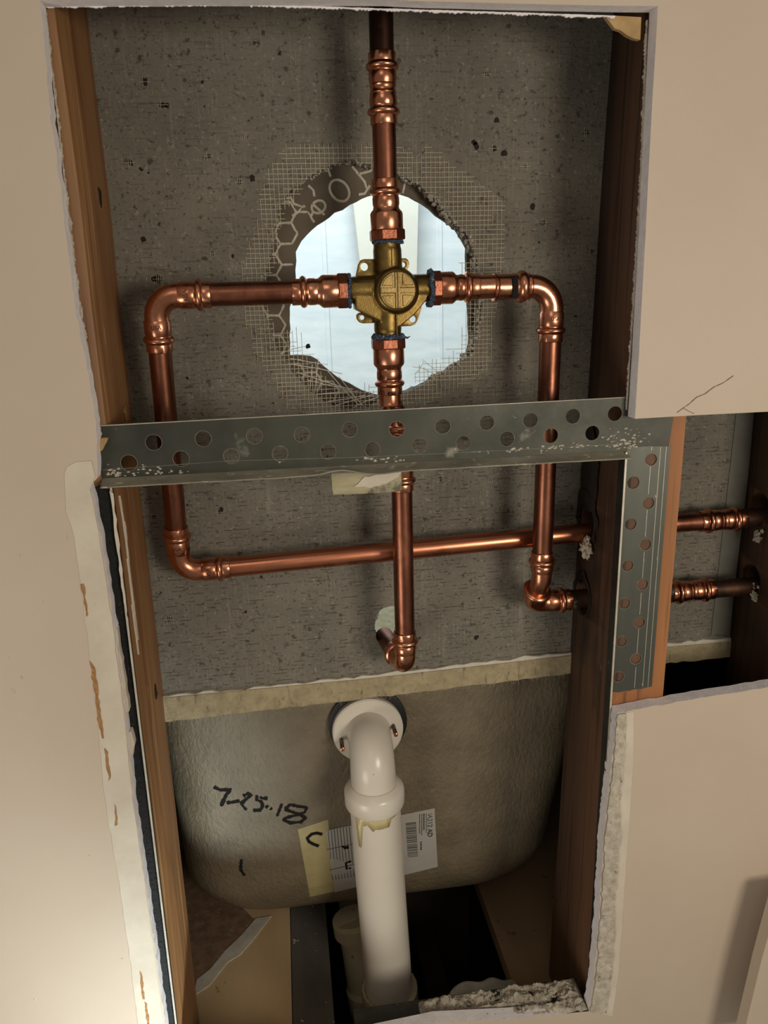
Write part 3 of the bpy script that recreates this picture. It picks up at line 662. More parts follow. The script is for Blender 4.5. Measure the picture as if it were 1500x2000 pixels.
def sheet(bm, pts, th=.0003, off=.0002, rows=8):
    """thin sheet following the shell: pts are four corners, split in rows"""
    a, b, c, d = [Vector(T(*p)) for p in pts]
    G = [[att(*(a.lerp(b, u / rows).lerp(d.lerp(c, u / rows), v / rows)), off) for u in range(rows + 1)] for v in range(rows + 1)]
    top = [[bm.verts.new(p + Vector((0, -th, 0))) for p in r] for r in G]; btm = [[bm.verts.new(p + Vector((0, .0004, 0))) for p in r] for r in G]
    for v in range(rows):
        for u in range(rows):
            bm.faces.new((top[v][u], top[v][u + 1], top[v + 1][u + 1], top[v + 1][u])); bm.faces.new((btm[v][u], btm[v + 1][u], btm[v + 1][u + 1], btm[v][u + 1]))
    R = rows
    for u in range(R):
        bm.faces.new((top[0][u], btm[0][u], btm[0][u + 1], top[0][u + 1])); bm.faces.new((top[R][u], top[R][u + 1], btm[R][u + 1], btm[R][u]))
        bm.faces.new((top[u][0], top[u + 1][0], btm[u + 1][0], btm[u][0])); bm.faces.new((top[u][R], btm[u][R], btm[u + 1][R], top[u + 1][R]))
bm = N_(); sheet(bm, [(582, 345), (752, 290), (790, 695), (650, 725)]); tp = ob('masking_tape', bm, TAPE, tub, smooth=False)
bm = N_(); ribbon(bm, [att(*T(*p), .0008) for p in ((720, 374), (690, 366), (660, 372), (635, 395), (645, 415), (668, 428), (700, 440))], .0034, th=.0003); ob('letter_mark', bm, INK, tp, smooth=False)
bm = N_(); sheet(bm, [(742, 352), (1352, 226), (1370, 555), (790, 700)], off=.0008); lb = ob('paper_label', bm, LABEL, tub, smooth=False)
bm = N_()
for k in range(9):
    x = 752 + k * 17; ribbon(bm, [att(*T(x, 352 - k * 3), .0013), att(*T(x + 28, 632 - k * 3), .0013)], .0006)
ribbon(bm, [att(*T(745, 460), .0013), att(*T(905, 425), .0013)], .0005); ribbon(bm, [att(*T(760, 575), .0013), att(*T(910, 540), .0013)], .0005)
ob('form_lines', bm, PRINT, lb, smooth=False)
bm = N_()
for s in ([(830, 442), (868, 452)], [(866, 440), (842, 456)], [(858, 572), (852, 535), (882, 525)], [(872, 562), (878, 568)]): bm = N_(); ribbon(bm, [att(*T(*p), .0014) for p in s], .0022); ob('letter_mark', bm, INK, lb, smooth=False)
bm = N_(); rr = random.Random(8); y = 312
while y < 505:
    h = rr.choice((2, 3, 4, 6)); ribbon(bm, [att(*T(1190 + (y - 310) * .06, y), .0014), att(*T(1248 + (y - 310) * .06, y - 6), .0014)], h * .00013 + .0002); y += h + rr.choice((3, 4, 6))
for (x, y0, y1, wd) in ((1268, 262, 370, .0008), (1280, 260, 378, .0008), (1292, 258, 350, .0014), (1306, 256, 366, .0006), (1276, 415, 465, .0014)):
    yy = y0
    while yy < y1:
        e = yy + rr.uniform(4, 12); ribbon(bm, [att(*T(x, yy), .0014), att(*T(x + 1, min(e, y1)), .0014)], wd); yy = e + rr.uniform(2, 4)
ob('barcode', bm, PRINT, lb, smooth=False)
def text_on(name, txt, size, M4, mat, parent, ext=.0001):
    c = bpy.data.curves.new('t', 'FONT'); c.body = txt; c.size = size; c.extrude = ext; c.align_x = 'CENTER'; c.align_y = 'CENTER'
    t = bpy.data.objects.new('t', c); col.objects.link(t)
    dg = bpy.context.evaluated_depsgraph_get(); me = bpy.data.meshes.new_from_object(t.evaluated_get(dg)); bpy.data.objects.remove(t)
    me.transform(M4); me.materials.append(mat); o = bpy.data.objects.new(name, me); col.objects.link(o)
    if parent: o.parent = parent; me.transform(Matrix.Translation(-parent_world(parent)))
    return o
def basis(xd, yd, loc):
    xd = Vector(xd).normalized(); yd = Vector(yd); yd = (yd - xd * yd.dot(xd)).normalized(); zd = xd.cross(yd)
    return Matrix(((xd.x, yd.x, zd.x, loc[0]), (xd.y, yd.y, zd.y, loc[1]), (xd.z, yd.z, zd.z, loc[2]), (0, 0, 0, 1)))
p = att(*T(1326, 310), .0015); text_on('printed_number', '30A212 AD', .0072, basis((0, 0, -1), (1, 0, 0), p), PRINT, lb)

# ------------------------------------------------------------------ drain
drain = thing('overflow_elbow', 'white plastic overflow elbow bolted to the end of the tub', 'drain fitting', (.061, .150, -.411))
dc = Vector((.061, .1515, -.411))
bm = N_(); lathe(bm, dc + Vector((.001, .0034, .003)), (0, 1, 0), [(0, .036), (.001, .0385), (.0040, .0385), (.0045, .036)]); ob('gasket', bm, RUBBER, drain)
bm = N_(); lathe(bm, dc + Vector((0, .003, 0)), (0, -1, 0), [(0, .0335), (.001, .0345), (.006, .0345), (.0072, .0330), (.0072, .0250), (.0085, .022)], 64); ob('flange', bm, PVC, drain)
bm = N_(); path = [dc + Vector((0, 0, 0))]; R_ = .024
y1 = .1165
for k in range(15):
    t = PI / 2 * k / 14; path.append(Vector((.0612, y1 + R_ - R_ * math.sin(t), -.411 - R_ + R_ * math.cos(t))))
path.append(Vector((.0618, y1, -.458)))
sweep(bm, path, [.0225] + [.0212 - .0004 * math.sin(PI * k / 14) for k in range(15)] + [.0212], 40); ob('bend', bm, PVC, drain)
bm = N_(); lathe(bm, (.0617, y1, -.446), (.01, 0, -1), [(0, .0222), (.004, .0268), (.007, .0284), (.020, .0284), (.0222, .0274), (.0222, .0245)], 48); ob('hub', bm, PVC, drain)
for sx_, sz in ((-.0265, -.006), (.0245, .004)):
    bm = N_(); A_ = dc + Vector((sx_, -.003, sz)); lathe(bm, A_, (0, -1, .06), [(0, .0019), (.0190, .0019), (.0200, .0012)], 14); b_ = ob('bolt', bm, SCREW, drain)
    bm = N_(); lathe(bm, A_ + Vector((0, -.0188, .0011)), (0, -1, .06), [(0, .0021), (.0014, .0019), (.0018, .001)], 12); ob('bolt_tip', bm, COPPER, b_)
    bm = N_(); lump(bm, A_ + Vector((0, -.001, -.0045)), .0042, (.6, .5, 1.2), seed=3, amp=.1); ob('lug', bm, PVC, drain)
dp = thing('drain_pipe', 'tall white plastic drain pipe running down in front of the tub', 'drain pipe', (.070, .117, -.70))
bm = N_(); sweep(bm, [(.0619, y1, -.462), (.064, y1, -.54), (.067, y1, -.62), (.0705, y1, -.705)], .0241, 48); pp = ob('pipe', bm, PVC, dp)
# glue run under the hub: a curved patch on the pipe
bm = N_(); rows = 14; V0 = []
for i in range(25):
    th2 = math.radians(-168 + i * 6); 
    ln = .004 + .010 * max(0, math.sin((i - 2) / 24 * PI * 1.0)) * (1 + .7 * noise.noise(Vector((i * .5, 0, 3)))) + (.028 if i in (5, 6) else 0)
    if i > 17: ln *= .5
    c = [bm.verts.new((.0619 + .0245 * math.cos(th2) + .0 , y1 + .0245 * math.sin(th2), -.4660)), bm.verts.new((.0622 + .0245 * math.cos(th2), y1 + .0245 * math.sin(th2), -.4660 - ln))]
    V0.append(c)
for i in range(24): bm.faces.new((V0[i][0], V0[i + 1][0], V0[i + 1][1], V0[i][1]))
gl = ob('glue_run', bm, GLUE, dp); md = gl.modifiers.new('s', 'SOLIDIFY'); md.thickness = .0004
hub = thing('drain_hub', 'yellowed plastic hub at the foot of the tall drain pipe', 'drain fitting', (.0715, .117, -.74))
bm = N_(); lathe(bm, (.0705, y1, -.694), (.03, 0, -1), [(0, .0245), (0, .0285), (.003, .0292), (.045, .0292), (.05, .027), (.12, .025)], 48, sq=lambda t: 1 + .01 * math.sin(5 * t)); ob('socket', bm, PVCO, hub)
bm = N_()
for k in range(60):
    t = 2 * PI * k / 60; lump(bm, (.0705 + .027 * math.cos(t), y1 + .027 * math.sin(t), -.6935), .0022, (1, 1, .6), seed=k, sub=1, amp=.5)
ob('glue_ring', bm, PVCO, hub)
tr = thing('trap_pipe', 'short yellowed plastic pipe with collar behind the tall drain pipe', 'drain pipe', (.048, .175, -.80))
bm = N_(); sweep(bm, [(.041, .186, -.668), (.042, .184, -.675), (.046, .178, -.70), (.050, .172, -.76), (.056, .160, -.80), (.058, .150, -.86)], [.0200, .0200, .0200, .0200, .021, .022], 36); ob('pipe', bm, PVCO, tr)
bm = N_(); lathe(bm, (.0405, .1865, -.6675), (.08, -.1, -1), [(0, .021), (.001, .0235), (.016, .0235), (.018, .021)], 36); ob('collar', bm, PVCO, tr)
bm = N_(); lathe(bm, (.0525, .170, -.745), (.12, -.2, -1), [(0, .0215), (.002, .025), (.026, .025), (.028, .022)], 36); ob('collar', bm, PVCO, tr)

# ------------------------------------------------------------------ subfloor
FZ = -.69
bm = boxm((-.60, .02, FZ - .018), (-.030, .50, FZ)); ply = ob('plywood_panel', bm, PLY, smooth=False, bevel=.0008); tag(ply, 'pale plywood subfloor piece at the lower left under the tub', 'plywood')
def flat(bm, pts, z, th=.0006):
    vs = [atz(x, y, z) for x, y in pts]; v = [bm.verts.new((p.x, p.y, z + th)) for p in vs]; u = [bm.verts.new((p.x, p.y, z - .0002)) for p in vs]
    bm.faces.new(v); bm.faces.new(u[::-1])
    for i in range(len(v)): bm.faces.new((v[i], u[i], u[(i + 1) % len(v)], v[(i + 1) % len(v)]))
bm = N_(); flat(bm, [(340, 1640), (480, 1780), (500, 1800), (470, 1835), (430, 1880), (390, 1925), (340, 1990)], FZ); ob('brown_stain', bm, OSB, ply, smooth=False)
bm = N_(); flat(bm, [(500, 1795), (530, 1790), (500, 1830), (470, 1865), (445, 1880), (410, 1925), (380, 1945), (384, 1915), (410, 1895), (440, 1858), (470, 1830)], FZ, .0012); ob('paint_streak', bm, CAULK, ply, smooth=False)
bm = boxm((-.0295, .02, FZ - .14), (.0115, .80, FZ - .001)); tag(ob('floor_joist', bm, GREYWOOD, smooth=False, bevel=.001), 'grey paint spattered joist between plywood and dark pit', 'joist')
bm = N_(); P = [(.1925, .50), (.197, .02), (.60, .02), (.60, .50)]
v = [bm.verts.new((x, y, FZ)) for x, y in P]; u = [bm.verts.new((x, y, FZ - .018)) for x, y in P]; bm.faces.new(v); bm.faces.new(u[::-1])
for i in range(4): bm.faces.new((v[i], u[i], u[(i + 1) % 4], v[(i + 1) % 4]))
tag(ob('subfloor_panel', bm, PANELM, smooth=False), 'dull tan subfloor panel right of the dark pit', 'panel')
st('floor', (-1.1, -.3, -1.02), (1.3, 1.8, -1.0), PIT, 'ground at the bottom of the pit, darkness put in its colour')
for nm, a, b in (('wall_crawlspace', (-1.1, .0, -1.0), (-1.08, 1.75, -.336)), ('wall_crawlspace', (1.28, 0, -1.0), (1.3, 1.75, -.336)), ('wall_crawlspace', (-1.1, 1.1, -1.0), (1.3, 1.12, -.336))): st(nm, a, b, PIT, 'added dark side enclosing the space under the tub')  # sides added and coloured dark so the space under the tub stays black
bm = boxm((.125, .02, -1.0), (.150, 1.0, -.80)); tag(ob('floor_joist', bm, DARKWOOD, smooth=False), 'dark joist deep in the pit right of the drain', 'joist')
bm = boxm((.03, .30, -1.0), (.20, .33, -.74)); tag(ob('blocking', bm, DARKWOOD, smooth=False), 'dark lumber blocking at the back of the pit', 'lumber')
bm = N_(); lump(bm, (.166, .088, -.700), .030, (1.05, .7, .95), seed=5, amp=.35, fr=1.4, sub=4); tag(ob('foam_lump', bm, FOAM), 'pale grey lump of foam in the pit beside the tan panel', 'foam')
# debris-covered ledge on the bottom cut
bm = boxm((.028, .0004, -.6350), (.236, .034, -.6205)); ledge = ob('bottom_track', bm, DARKSTEEL, smooth=False); tag(ledge, 'dirty steel track along the bottom edge of the opening', 'metal track')
pz = at(900, 1975, .01).z
bm = N_(); nx_, ny_ = 150, 34; G = []
for i in range(nx_ + 1):
    row = []
    for j in range(ny_ + 1):
        x = .086 + .148 * i / nx_; y = .0006 + .0330 * j / ny_
        h = .0030 + .0055 * noise.noise(Vector((x * 60, y * 130, 1))) + .0030 * noise.noise(Vector((x * 240, y * 300, 4))) + .0012 * noise.noise(Vector((x * 800, y * 800, 4)))
        h *= min(1, i / 6, (nx_ - i) / 3 + .2, j / 2 + .1, (ny_ - j) / 3 + .1)
        if 11 < j < 15: h -= .0022
        row.append(bm.verts.new((x, y + .0008 * noise.noise(Vector((x * 200, 3, y))), -.6208 + max(h, .0002))))
    G.append(row)
for i in range(nx_):
    for j in range(ny_): bm.faces.new((G[i][j], G[i + 1][j], G[i + 1][j + 1], G[i][j + 1]))
g = bmesh.ops.extrude_face_region(bm, geom=bm.faces[:])
for v in g['geom']:
    if isinstance(v, bmesh.types.BMVert): v.co.z = -.6209
dbr = ob('plaster_debris', bm, DEBRIS, smooth=False); tag(dbr, 'white crumbled plaster debris heaped along the bottom track', 'debris', kind='stuff')

# ------------------------------------------------------------------ steel bracket across the opening
KY0, KY1 = .0115, .0127
tl, trr, br_, bl = at(190, 833, KY0), at(1322, 771, KY0), at(1306, 874, KY0), at(200, 934, KY0)
hs = [(300, 864), (397, 857), (497, 852), (590, 849), (683, 839), (775, 838), (865, 833), (951, 826), (1036, 821), (1119, 813), (1201, 808),
      (252, 904), (354, 896), (452, 891), (547, 886), (641, 882), (728, 878), (820, 870), (905, 865), (990, 857), (1076, 851), (1157, 846)]
holes = []
for i, (x, y) in enumerate(hs):
    p = at(x, y, KY0); holes.append(circ(p.x, p.z, .0054, 28))
zc = lambda x: bl.z + (at(1225, 880, KY0).z - bl.z) * (x - bl.x) / (at(1225, 880, KY0).x - bl.x)
out = [pt2(tl), (tl.x + .001, tl.z - .012), (tl.x - .0005, tl.z - .024), (bl.x, bl.z)]
xe = at(1225, 880, KY0).x
for k in range(1, 30): x = bl.x + (xe - bl.x) * k / 30; out.append((x, zc(x)))
out += [(xe, zc(xe)), (xe + .002, zc(xe) + .003), (at(1306, 872, KY0).x, at(1306, 872, KY0).z), (at(1322, 771, KY0).x, at(1322, 771, KY0).z)]
bk = thing('steel_bracket', 'wide perforated steel angle bracket spanning the opening below the valve', 'bracket', (.06, .0121, -.12))
bm = N_(); prism(bm, out, KY0, KY1, holes); ob('face_plate', bm, STEEL, bk, smooth=False)
bm = N_()
for h in holes:
    sweep(bm, [(h[k % 28][0], KY0, h[k % 28][1]) for k in range(29)], .00014, 5, caps=False)
ob('hole_rim', bm, LITSTEEL, bk)
bm = N_(); sweep(bm, [tl + Vector((0, .0006, .0001)), at(1225, 776.5, KY0 + .0006)], .0006, 6); ob('bare_edge', bm, EDGE, bk)
bm = N_(); n = 80; G = []
for i in range(n + 1):
    x = bl.x + (xe - bl.x) * i / n; s = i / n
    bend = .0030 * math.exp(-((s - .43) / .035) ** 2) - .0015 * math.exp(-((s - .50) / .03) ** 2) + .0004 * noise.noise(Vector((x * 60, 0, 0)))
    z = zc(x); w_ = .0088 - .002 * s
    drop = .0028 - bend
    G.append([Vector((x, KY0 + .0006, z)), Vector((x, KY0 - .0012, z - .0012)), Vector((x, KY0 - w_ * .6, z - .0012 - drop * .5)), Vector((x, KY0 - w_, z - .0012 - drop)), Vector((x, KY0 - w_, z - .0020 - drop)), Vector((x, KY0 - .0012, z - .0030)), Vector((x, KY0 + .0006, z - .0020))])
V0 = [[bm.verts.new(p) for p in r] for r in G]
for i in range(n):
    for k in range(7): bm.faces.new((V0[i][k], V0[i][(k + 1) % 7], V0[i + 1][(k + 1) % 7], V0[i + 1][k]))
bm.faces.new(V0[0]); bm.faces.new(V0[-1]); ob('flange', bm, LITSTEEL, bk)  # paler steel puts the light on the upward-facing flange into its colour
# score line and plaster dust on the bracket
bm = N_(); ribbon(bm, [at(x, y, KY0) for x, y in ((200, 918), (450, 900), (700, 893), (900, 884), (1200, 868))], .00022); ob('score_line', bm, LITSTEEL, bk, smooth=False)
bm = N_(); rr = random.Random(17)
for k in range(240):
    c = rr.choice(((255, 915, 45, 10), (330, 925, 70, 8), (330, 925, 60, 6), (230, 925, 20, 12), (1210, 860, 30, 24), (1235, 855, 30, 20), (1225, 870, 20, 8), (1120, 870, 70, 6), (1000, 880, 130, 5), (740, 898, 60, 5)))
    p = at(rr.gauss(c[0], c[2] * .5), rr.gauss(c[1], c[3] * .5), KY0)
    if zc(p.x) + .0008 < p.z and p.x > bl.x + .002 and not any((Vector((p.x, p.z)) - Vector(((h[0][0] + h[14][0]) / 2, h[0][1]))).length < .0062 for h in holes): lump(bm, (p.x, KY0, p.z), rr.uniform(.0002, .0010), (1.5, .3, .8), seed=k, sub=1, amp=.5)
tag(ob('plaster_dust', bm, CRUMB, bk, smooth=False), kind='stuff')
# tan chip of drywall at the left end
bm = N_(); prism(bm, jag([pt2(at(x, y, .009)) for x, y in ((193, 858), (210, 855), (208, 866), (200, 878), (194, 884))], .002, .0003, True, 2), .0085, .0115); tag(ob('wood_chip', bm, TAN, smooth=False), 'small tan chip stuck on the left end of the steel bracket', 'chip')
# block under the bracket
bk2 = thing('wood_block', 'pale worn wood block wedged under the steel bracket in front of the centre pipe', 'block', tuple(at(715, 962, .02)))
c = [at(646, 925, .012), at(786, 916, .012), at(785, 958, .012), at(740, 964, .012), at(650, 967, .012)]
bm = N_(); prism(bm, jag([pt2(p) for p in c], .005, .0003, True, 71), .012, .034); ob('block', bm, M('weathered_block', (176, 166, 132), (140, 132, 106), 60, (.5, 1, 2), rough=.7, bump=.3, spots=[((96, 92, 78), 60, (1, 1, 1), .58, .66)]), bk2, smooth=False, bevel=.0006)
c = [at(690, 950, .012), at(712, 932, .012), at(745, 925, .012), at(784, 917, .012), at(778, 932, .012), at(755, 944, .012), at(722, 952, .012)]
bm = N_(); prism(bm, jag([pt2(p) for p in c], .003, .0005, True, 72), .0110, .0122); ob('torn_paper', bm, COMPOUND, bk2, smooth=False)

# ------------------------------------------------------------------ vertical perforated strap
hs = [(1237, 943), (1232, 1024), (1226, 1105), (1220, 1179), (1214, 1253), (1208, 1322), (1272, 898), (1267, 983), (1261, 1064), (1255, 1142), (1249, 1216), (1242, 1287)]
holes = [circ(at(x, y, KY0).x, at(x, y, KY0).z, .0046 if i > 0 else .0048, 26) for i, (x, y) in enumerate(hs)]
strap = thing('perforated_strap', 'vertical perforated steel strap nailed on the right stud', 'strap', tuple(at(1235, 1345, .012)))
xl = XR + .0002; xr = .2764
zt_ = at(1260, 872, KY0).z; zb_ = at(1232, 1345, KY0).z
bm = N_(); prism(bm, [(xl, zt_), (xr, zt_), (xr, zb_)] + jag([(xr, zb_), (xl, zb_ - .002)], .003, .0008, seed=5)[1:-1] + [(xl, zb_ - .002)], KY0 + .0002, KY1 + .0001, holes); ob('plate', bm, STEELV, strap, smooth=False)
bm = N_()
for fx_ in (.57, .77, .90): 
    x = xl + (xr - xl) * fx_; run = [(x, KY0 + .0002, zt_), (x, KY0 + .0002, zb_)]
    z = zt_
    while z > zb_ + .002:
        z2 = z - .003
        if not any((Vector((x, (z + z2) / 2)) - Vector(((h[0][0] + h[13][0]) / 2, h[0][1]))).length < .0060 for h in holes): ribbon(bm, [(x, KY0 + .0002, z), (x, KY0 + .0002, z2)], .00035)
        z = z2
ob('ridge_line', bm, EDGE, strap, smooth=False)
bm = N_()
for h in holes: sweep(bm, [(h[k % 26][0], KY0 + .0002, h[k % 26][1]) for k in range(27)], .00018, 5, caps=False)
ob('hole_rim', bm, LITSTEEL, strap)
for h in holes:      # stud behind the holes is coloured brown to stand for shade
    pass
# plaster lumps in the two pipe holes of the right stud and right bay
for i, (pts, Y, r, lab) in enumerate(((((1158, 1072)), .070, .0060, 'white crumbled plaster piece under the upper pipe hole in the right stud'), (((1478, 1050)), .075, .0035, 'pale plaster crumb in the upper hole of the far right stud'), (((1476, 1165)), .070, .0035, 'pale plaster drip below the lower hole of the far right stud'))):
    p = at(*pts, Y); X_ = (XR if i == 0 else .398)
    bm = N_(); lump(bm, (X_ - .0022, Y, p.z), r, (.55, 1, 1.05), seed=i + 3, amp=.9, fr=2.5, sub=3)
    for k in range(5): lump(bm, (X_ - .0018, Y + random.uniform(-.006, .006), p.z + random.uniform(.002, .012)), r * .4, (.6, 1, 1), seed=k, amp=.8, sub=2)
    tag(ob('plaster_lump', bm, CRUMB if i else COMPOUND, smooth=False), lab, 'plaster')

# ------------------------------------------------------------------ copper
PR = .0079
PY = .052
def pipe(name, pts, mat, label, r=PR, group=None):
    bm = N_(); sweep(bm, pts, r, 40); o = ob(name, bm, mat); return tag(o, label, 'pipe', group)
def bumpprof(s0, s1, r, rb, n=8):
    return [(s0 + (s1 - s0) * k / n, r + (rb - r) * math.sin(PI * k / n) ** .7) for k in range(n + 1)]
def socket(bm, A, d, L_=.023, rbody=.0087, r1=.0088, rb=.0108, rlip=.0089, start=0):
    """press socket, from the body outwards: press zone, O-ring bead, lip"""
    pr = [(start, rbody - .0002), (.0015, rbody), (.0025, r1 + .0003), (L_ - .0120, r1 + .0003), (L_ - .0112, r1 - .0001), (L_ - .0108, r1)]
    pr += bumpprof(L_ - .0106, L_ - .0056, r1, rb) + [(L_ - .0052, rlip), (L_ - .0004, rlip + .0001), (L_, rlip - .0002), (L_, PR - .0003)]
    lathe(bm, A, d, pr, 44, sq=lambda t: 1 + .004 * math.cos(6 * t))
def elbow(label, C, u, v, R=.0150, rt=.0084, L1=.023, L2=.023, sq1=True, sq2=True):
    C = Vector(C); u = Vector(u).normalized(); v = Vector(v).normalized(); ang = math.acos(max(-1, min(1, u.dot(v)))); tl_ = R / math.tan(ang / 2) if abs(ang - PI) > 1e-3 else 0
    e = thing('copper_elbow', label, 'pipe fitting', tuple(C))
    a, b = C + u * tl_, C + v * tl_; O = C + (u + v).normalized() * (R / math.sin(ang / 2))
    P = [a + u * .001]; tot = PI - ang
    ra, rb_ = (a - O), (b - O); ax = ra.cross(rb_).normalized()
    for k in range(17): P.append(O + Matrix.Rotation(tot * k / 16, 3, ax) @ ra)
    P.append(b + v * .001)
    bm = N_(); sweep(bm, P, rt, 44); ob('bend', bm, COPPER, e)
    if sq1: bm = N_(); socket(bm, a, u, L1, rt); ob('press_socket', bm, COPPER, e)
    if sq2: bm = N_(); socket(bm, b, v, L2, rt); ob('press_socket', bm, COPPER, e)
    return e, a + u * L1, b + v * L2
def coupling(label, A, B, group=None):
    A, B = Vector(A), Vector(B); d = (B - A); L_ = d.length; e = thing('copper_coupling', label, 'pipe fitting', tuple((A + B) / 2), group)
    mid = (A + B) / 2; h = L_ / 2; dn = d.normalized()
    bm = N_(); lathe(bm, mid - dn * h * .14, dn, [(0, .0086), (h * .04, .0089), (h * .09, .0083), (h * .19, .0083), (h * .24, .0089), (h * .28, .0086)], 40); ob('centre_stop', bm, COPPER, e)
    for s in (1, -1): bm = N_(); socket(bm, mid + dn * s * h * .12, dn * s, h * .88, .0088); ob('press_socket', bm, COPPER, e)
    return e
def adapter(label, A, d, L_=None):
    """threaded adapter, A at the valve end, d away from the valve"""
    A = Vector(A); d = Vector(d).normalized(); e = thing('copper_adapter', label, 'pipe fitting', tuple(A)); k = (L_ or .0365) / .0365
    bm = N_(); lathe(bm, A, d, [(0, .0117), (.0006, .0127), (.0060 * k, .0127), (.0066 * k, .0120)], 8, twist=PI / 8); ob('hex_collar', bm, M('worn_copper_collar', (172, 110, 86), (140, 82, 62), 90, rough=.38, metal=1, bump=.5, bscale=500, bdist=.0006, spots=[((84, 70, 70), 200, (1, 1, 1), .64, .74)]) if 'worn_copper_collar' not in bpy.data.materials else bpy.data.materials['worn_copper_collar'], e, smooth=False, bevel=.0003)
    bm = N_(); lathe(bm, A, d, [(.0058 * k, .0108), (.0064 * k, .0112), (.0160 * k, .0112), (.0172 * k, .0106), (.0188 * k, .0090), (.0200 * k, .0088)], 48); ob('reducer_body', bm, COPPER, e)
    bm = N_(); socket(bm, A + d * .0192 * k, d, .0172 * k + .0002, .0088); ob('press_socket', bm, COPPER, e)
    return e
VC = at(770, 567, PY)
X0 = VC.x
# --- upper riser
zt1, zt2 = at(747, 103, PY).z, at(748, 245, PY).z; za = at(750, 350, PY).z; zh = at(755, 470, PY).z
xt = (at(747, 150, PY).x)
xv = at(757, 475, PY).x
pipe('copper_pipe', [(xt, PY, .62), (xt, PY, zt1 - .004)], PIPED, 'dark tarnished copper pipe rising out of sight at the top')
coupling('copper press coupling on the riser just under the dark pipe', (xt, PY, zt1), (xt + .0003, PY, zt2))
pipe('copper_pipe', [(xt + .0002, PY, zt2 + .004), (xv - .0004, PY, za - .006)], PIPE, 'short brown copper riser between the top coupling and the valve')
adapter('copper threaded adapter on top of the brass valve', (xv, PY, zh), (-.02, 0, 1), za - zh)
# --- left arm
zl = at(672, 568, PY).z; xla = at(678, 568, PY).x; xlb = at(570, 570, PY).x
adapter('copper threaded adapter on the left port of the brass valve', (xla, PY, zl), (-1, 0, 0), xla - xlb)
CL = at(302, 572, PY); CL.z = zl
CLB = at(352, 1117, .078)
e1, pA, pB = elbow('copper elbow at the upper left corner of the pipe loop', CL, (1, 0, 0), (CLB - CL))
pipe('copper_pipe', [(xlb + .004, PY, zl), pA - Vector((.004, 0, 0))], PIPE, 'horizontal brown copper pipe left of the brass valve')
RE = at(1172, 1037, .080)
dirR = (Vector((.30, .082, RE.z + .0005)) - CLB)
e2, pC, pD = elbow('copper elbow at the lower left corner of the pipe loop', CLB, (CL - CLB), dirR)
pipe('copper_pipe', [pB + (CL - pB).normalized() * .004, pC + (CLB - pC).normalized() * .004], PIPE, 'long brown copper pipe running down the left side behind the bracket')
endL = Vector((.47, .0835, 0)); dn = dirR.normalized(); endL = CLB + dn * ((.318 - CLB.x) / dn.x)
pipe('copper_pipe', [pD - dn * .004, endL], PIPEN, 'long bright copper pipe crossing low behind the vertical pipes into the right stud')
# --- right arm
zr = at(850, 563, PY).z; xra = at(842, 563, PY).x; xrb = at(946, 562, PY).x
adapter('copper threaded adapter on the right port of the brass valve', (xra, PY, zr), (1, 0, 0), (at(934, 563, PY).x - xra))
CR = at(1079, 560, PY); CR.z = zr - .0006
CRB = at(1056, 1172, .0545)
ddn = (CRB - CR)
e3, q1, q2 = elbow('copper elbow at the upper right corner of the pipe loop', CR, (-1, 0, 0), ddn, R=.0165, L1=.0205, sq1=False)
a3 = CR + Vector((-.0165, 0, 0))
bm = N_(); xs = a3.x - at(963, 560, PY).x
lathe(bm, a3, (-1, 0, 0), [(0, .0084), (.001, .0092), (.0025, .0092)] + bumpprof(.0030, .0105, .0090, .0114) + [(.0110, .0092), (xs - .0030, .0090), (xs - .002, .0098), (xs - .0006, .0099), (xs, .0094), (xs, .0075)], 44); ob('press_socket', bm, COPPER, e3)
bm = N_()
for k in range(13):
    t = math.radians(-52 + k * 8); c1 = Vector((0, -math.cos(t), math.sin(t)))
    for s_ in (0,): pass
V0 = []
for k in range(13):
    t = math.radians(-50 + k * 8); c1 = Vector((0, -math.cos(t), math.sin(t))) * .00935; V0.append([bm.verts.new(Vector((a3.x - .0118, PY, zr - .0006)) + c1), bm.verts.new(Vector((a3.x - .0160, PY, zr - .0006)) + c1)])
for k in range(12): bm.faces.new((V0[k][0], V0[k + 1][0], V0[k + 1][1], V0[k][1]))
ink = ob('ink_label', bm, INK, e3); md = ink.modifiers.new('s', 'SOLIDIFY'); md.thickness = .0003
pipe('copper_pipe', [(at(928, 563, PY).x, PY, zr), (a3.x - xs + .003, PY, zr)], COPPER, 'very short copper stub between the right adapter and the upper right elbow', r=.0083)
# lower right: elbow turning back, then elbow turning right into the stud
lipz = at(1057, 1079, PY)
dd = ddn.normalized(); lip = CR + dd * ((lipz.z - CR.z) / dd.z)
pipe('copper_pipe', [q2 - dd * .004, lip + dd * .004], PIPE, 'long brown copper pipe running down the right side behind the bracket')
e4 = thing('copper_elbow', 'copper street elbow turning back at the foot of the right pipe', 'pipe fitting', tuple(lip + dd * .02))
sA = lip + dd * .0175
bm = N_(); socket(bm, sA, -dd, .0175, .0086); ob('press_socket', bm, COPPER, e4)
TC = at(1046, 1172, .082)                       # corner of the second elbow
u4 = Vector((-.10, .62, -.72)).normalized()
mid = sA + dd * .004
P = [sA - dd * .001, sA + dd * .003]
for k in range(1, 9):
    t = k / 8; P.append(mid + dd * (.010 * math.sin(t * .9)) + u4 * (.012 * t * t))
bm = N_(); sweep(bm, P, .0080, 40); ob('bend', bm, COPPER, e4)
endp = P[-1]; dlast = (P[-1] - P[-2]).normalized()
C5 = endp + dlast * .014
z5 = at(1100, 1178, C5.y).z
e5 = thing('copper_elbow', 'copper elbow turning into the right stud at the lower right of the loop', 'pipe fitting', tuple(C5))
v5 = Vector((1, .0, .0)); 
R = .0125; a5 = C5 - dlast * R * .95; b5 = C5 + v5 * R * .95
P = [a5 - dlast * .004, a5]
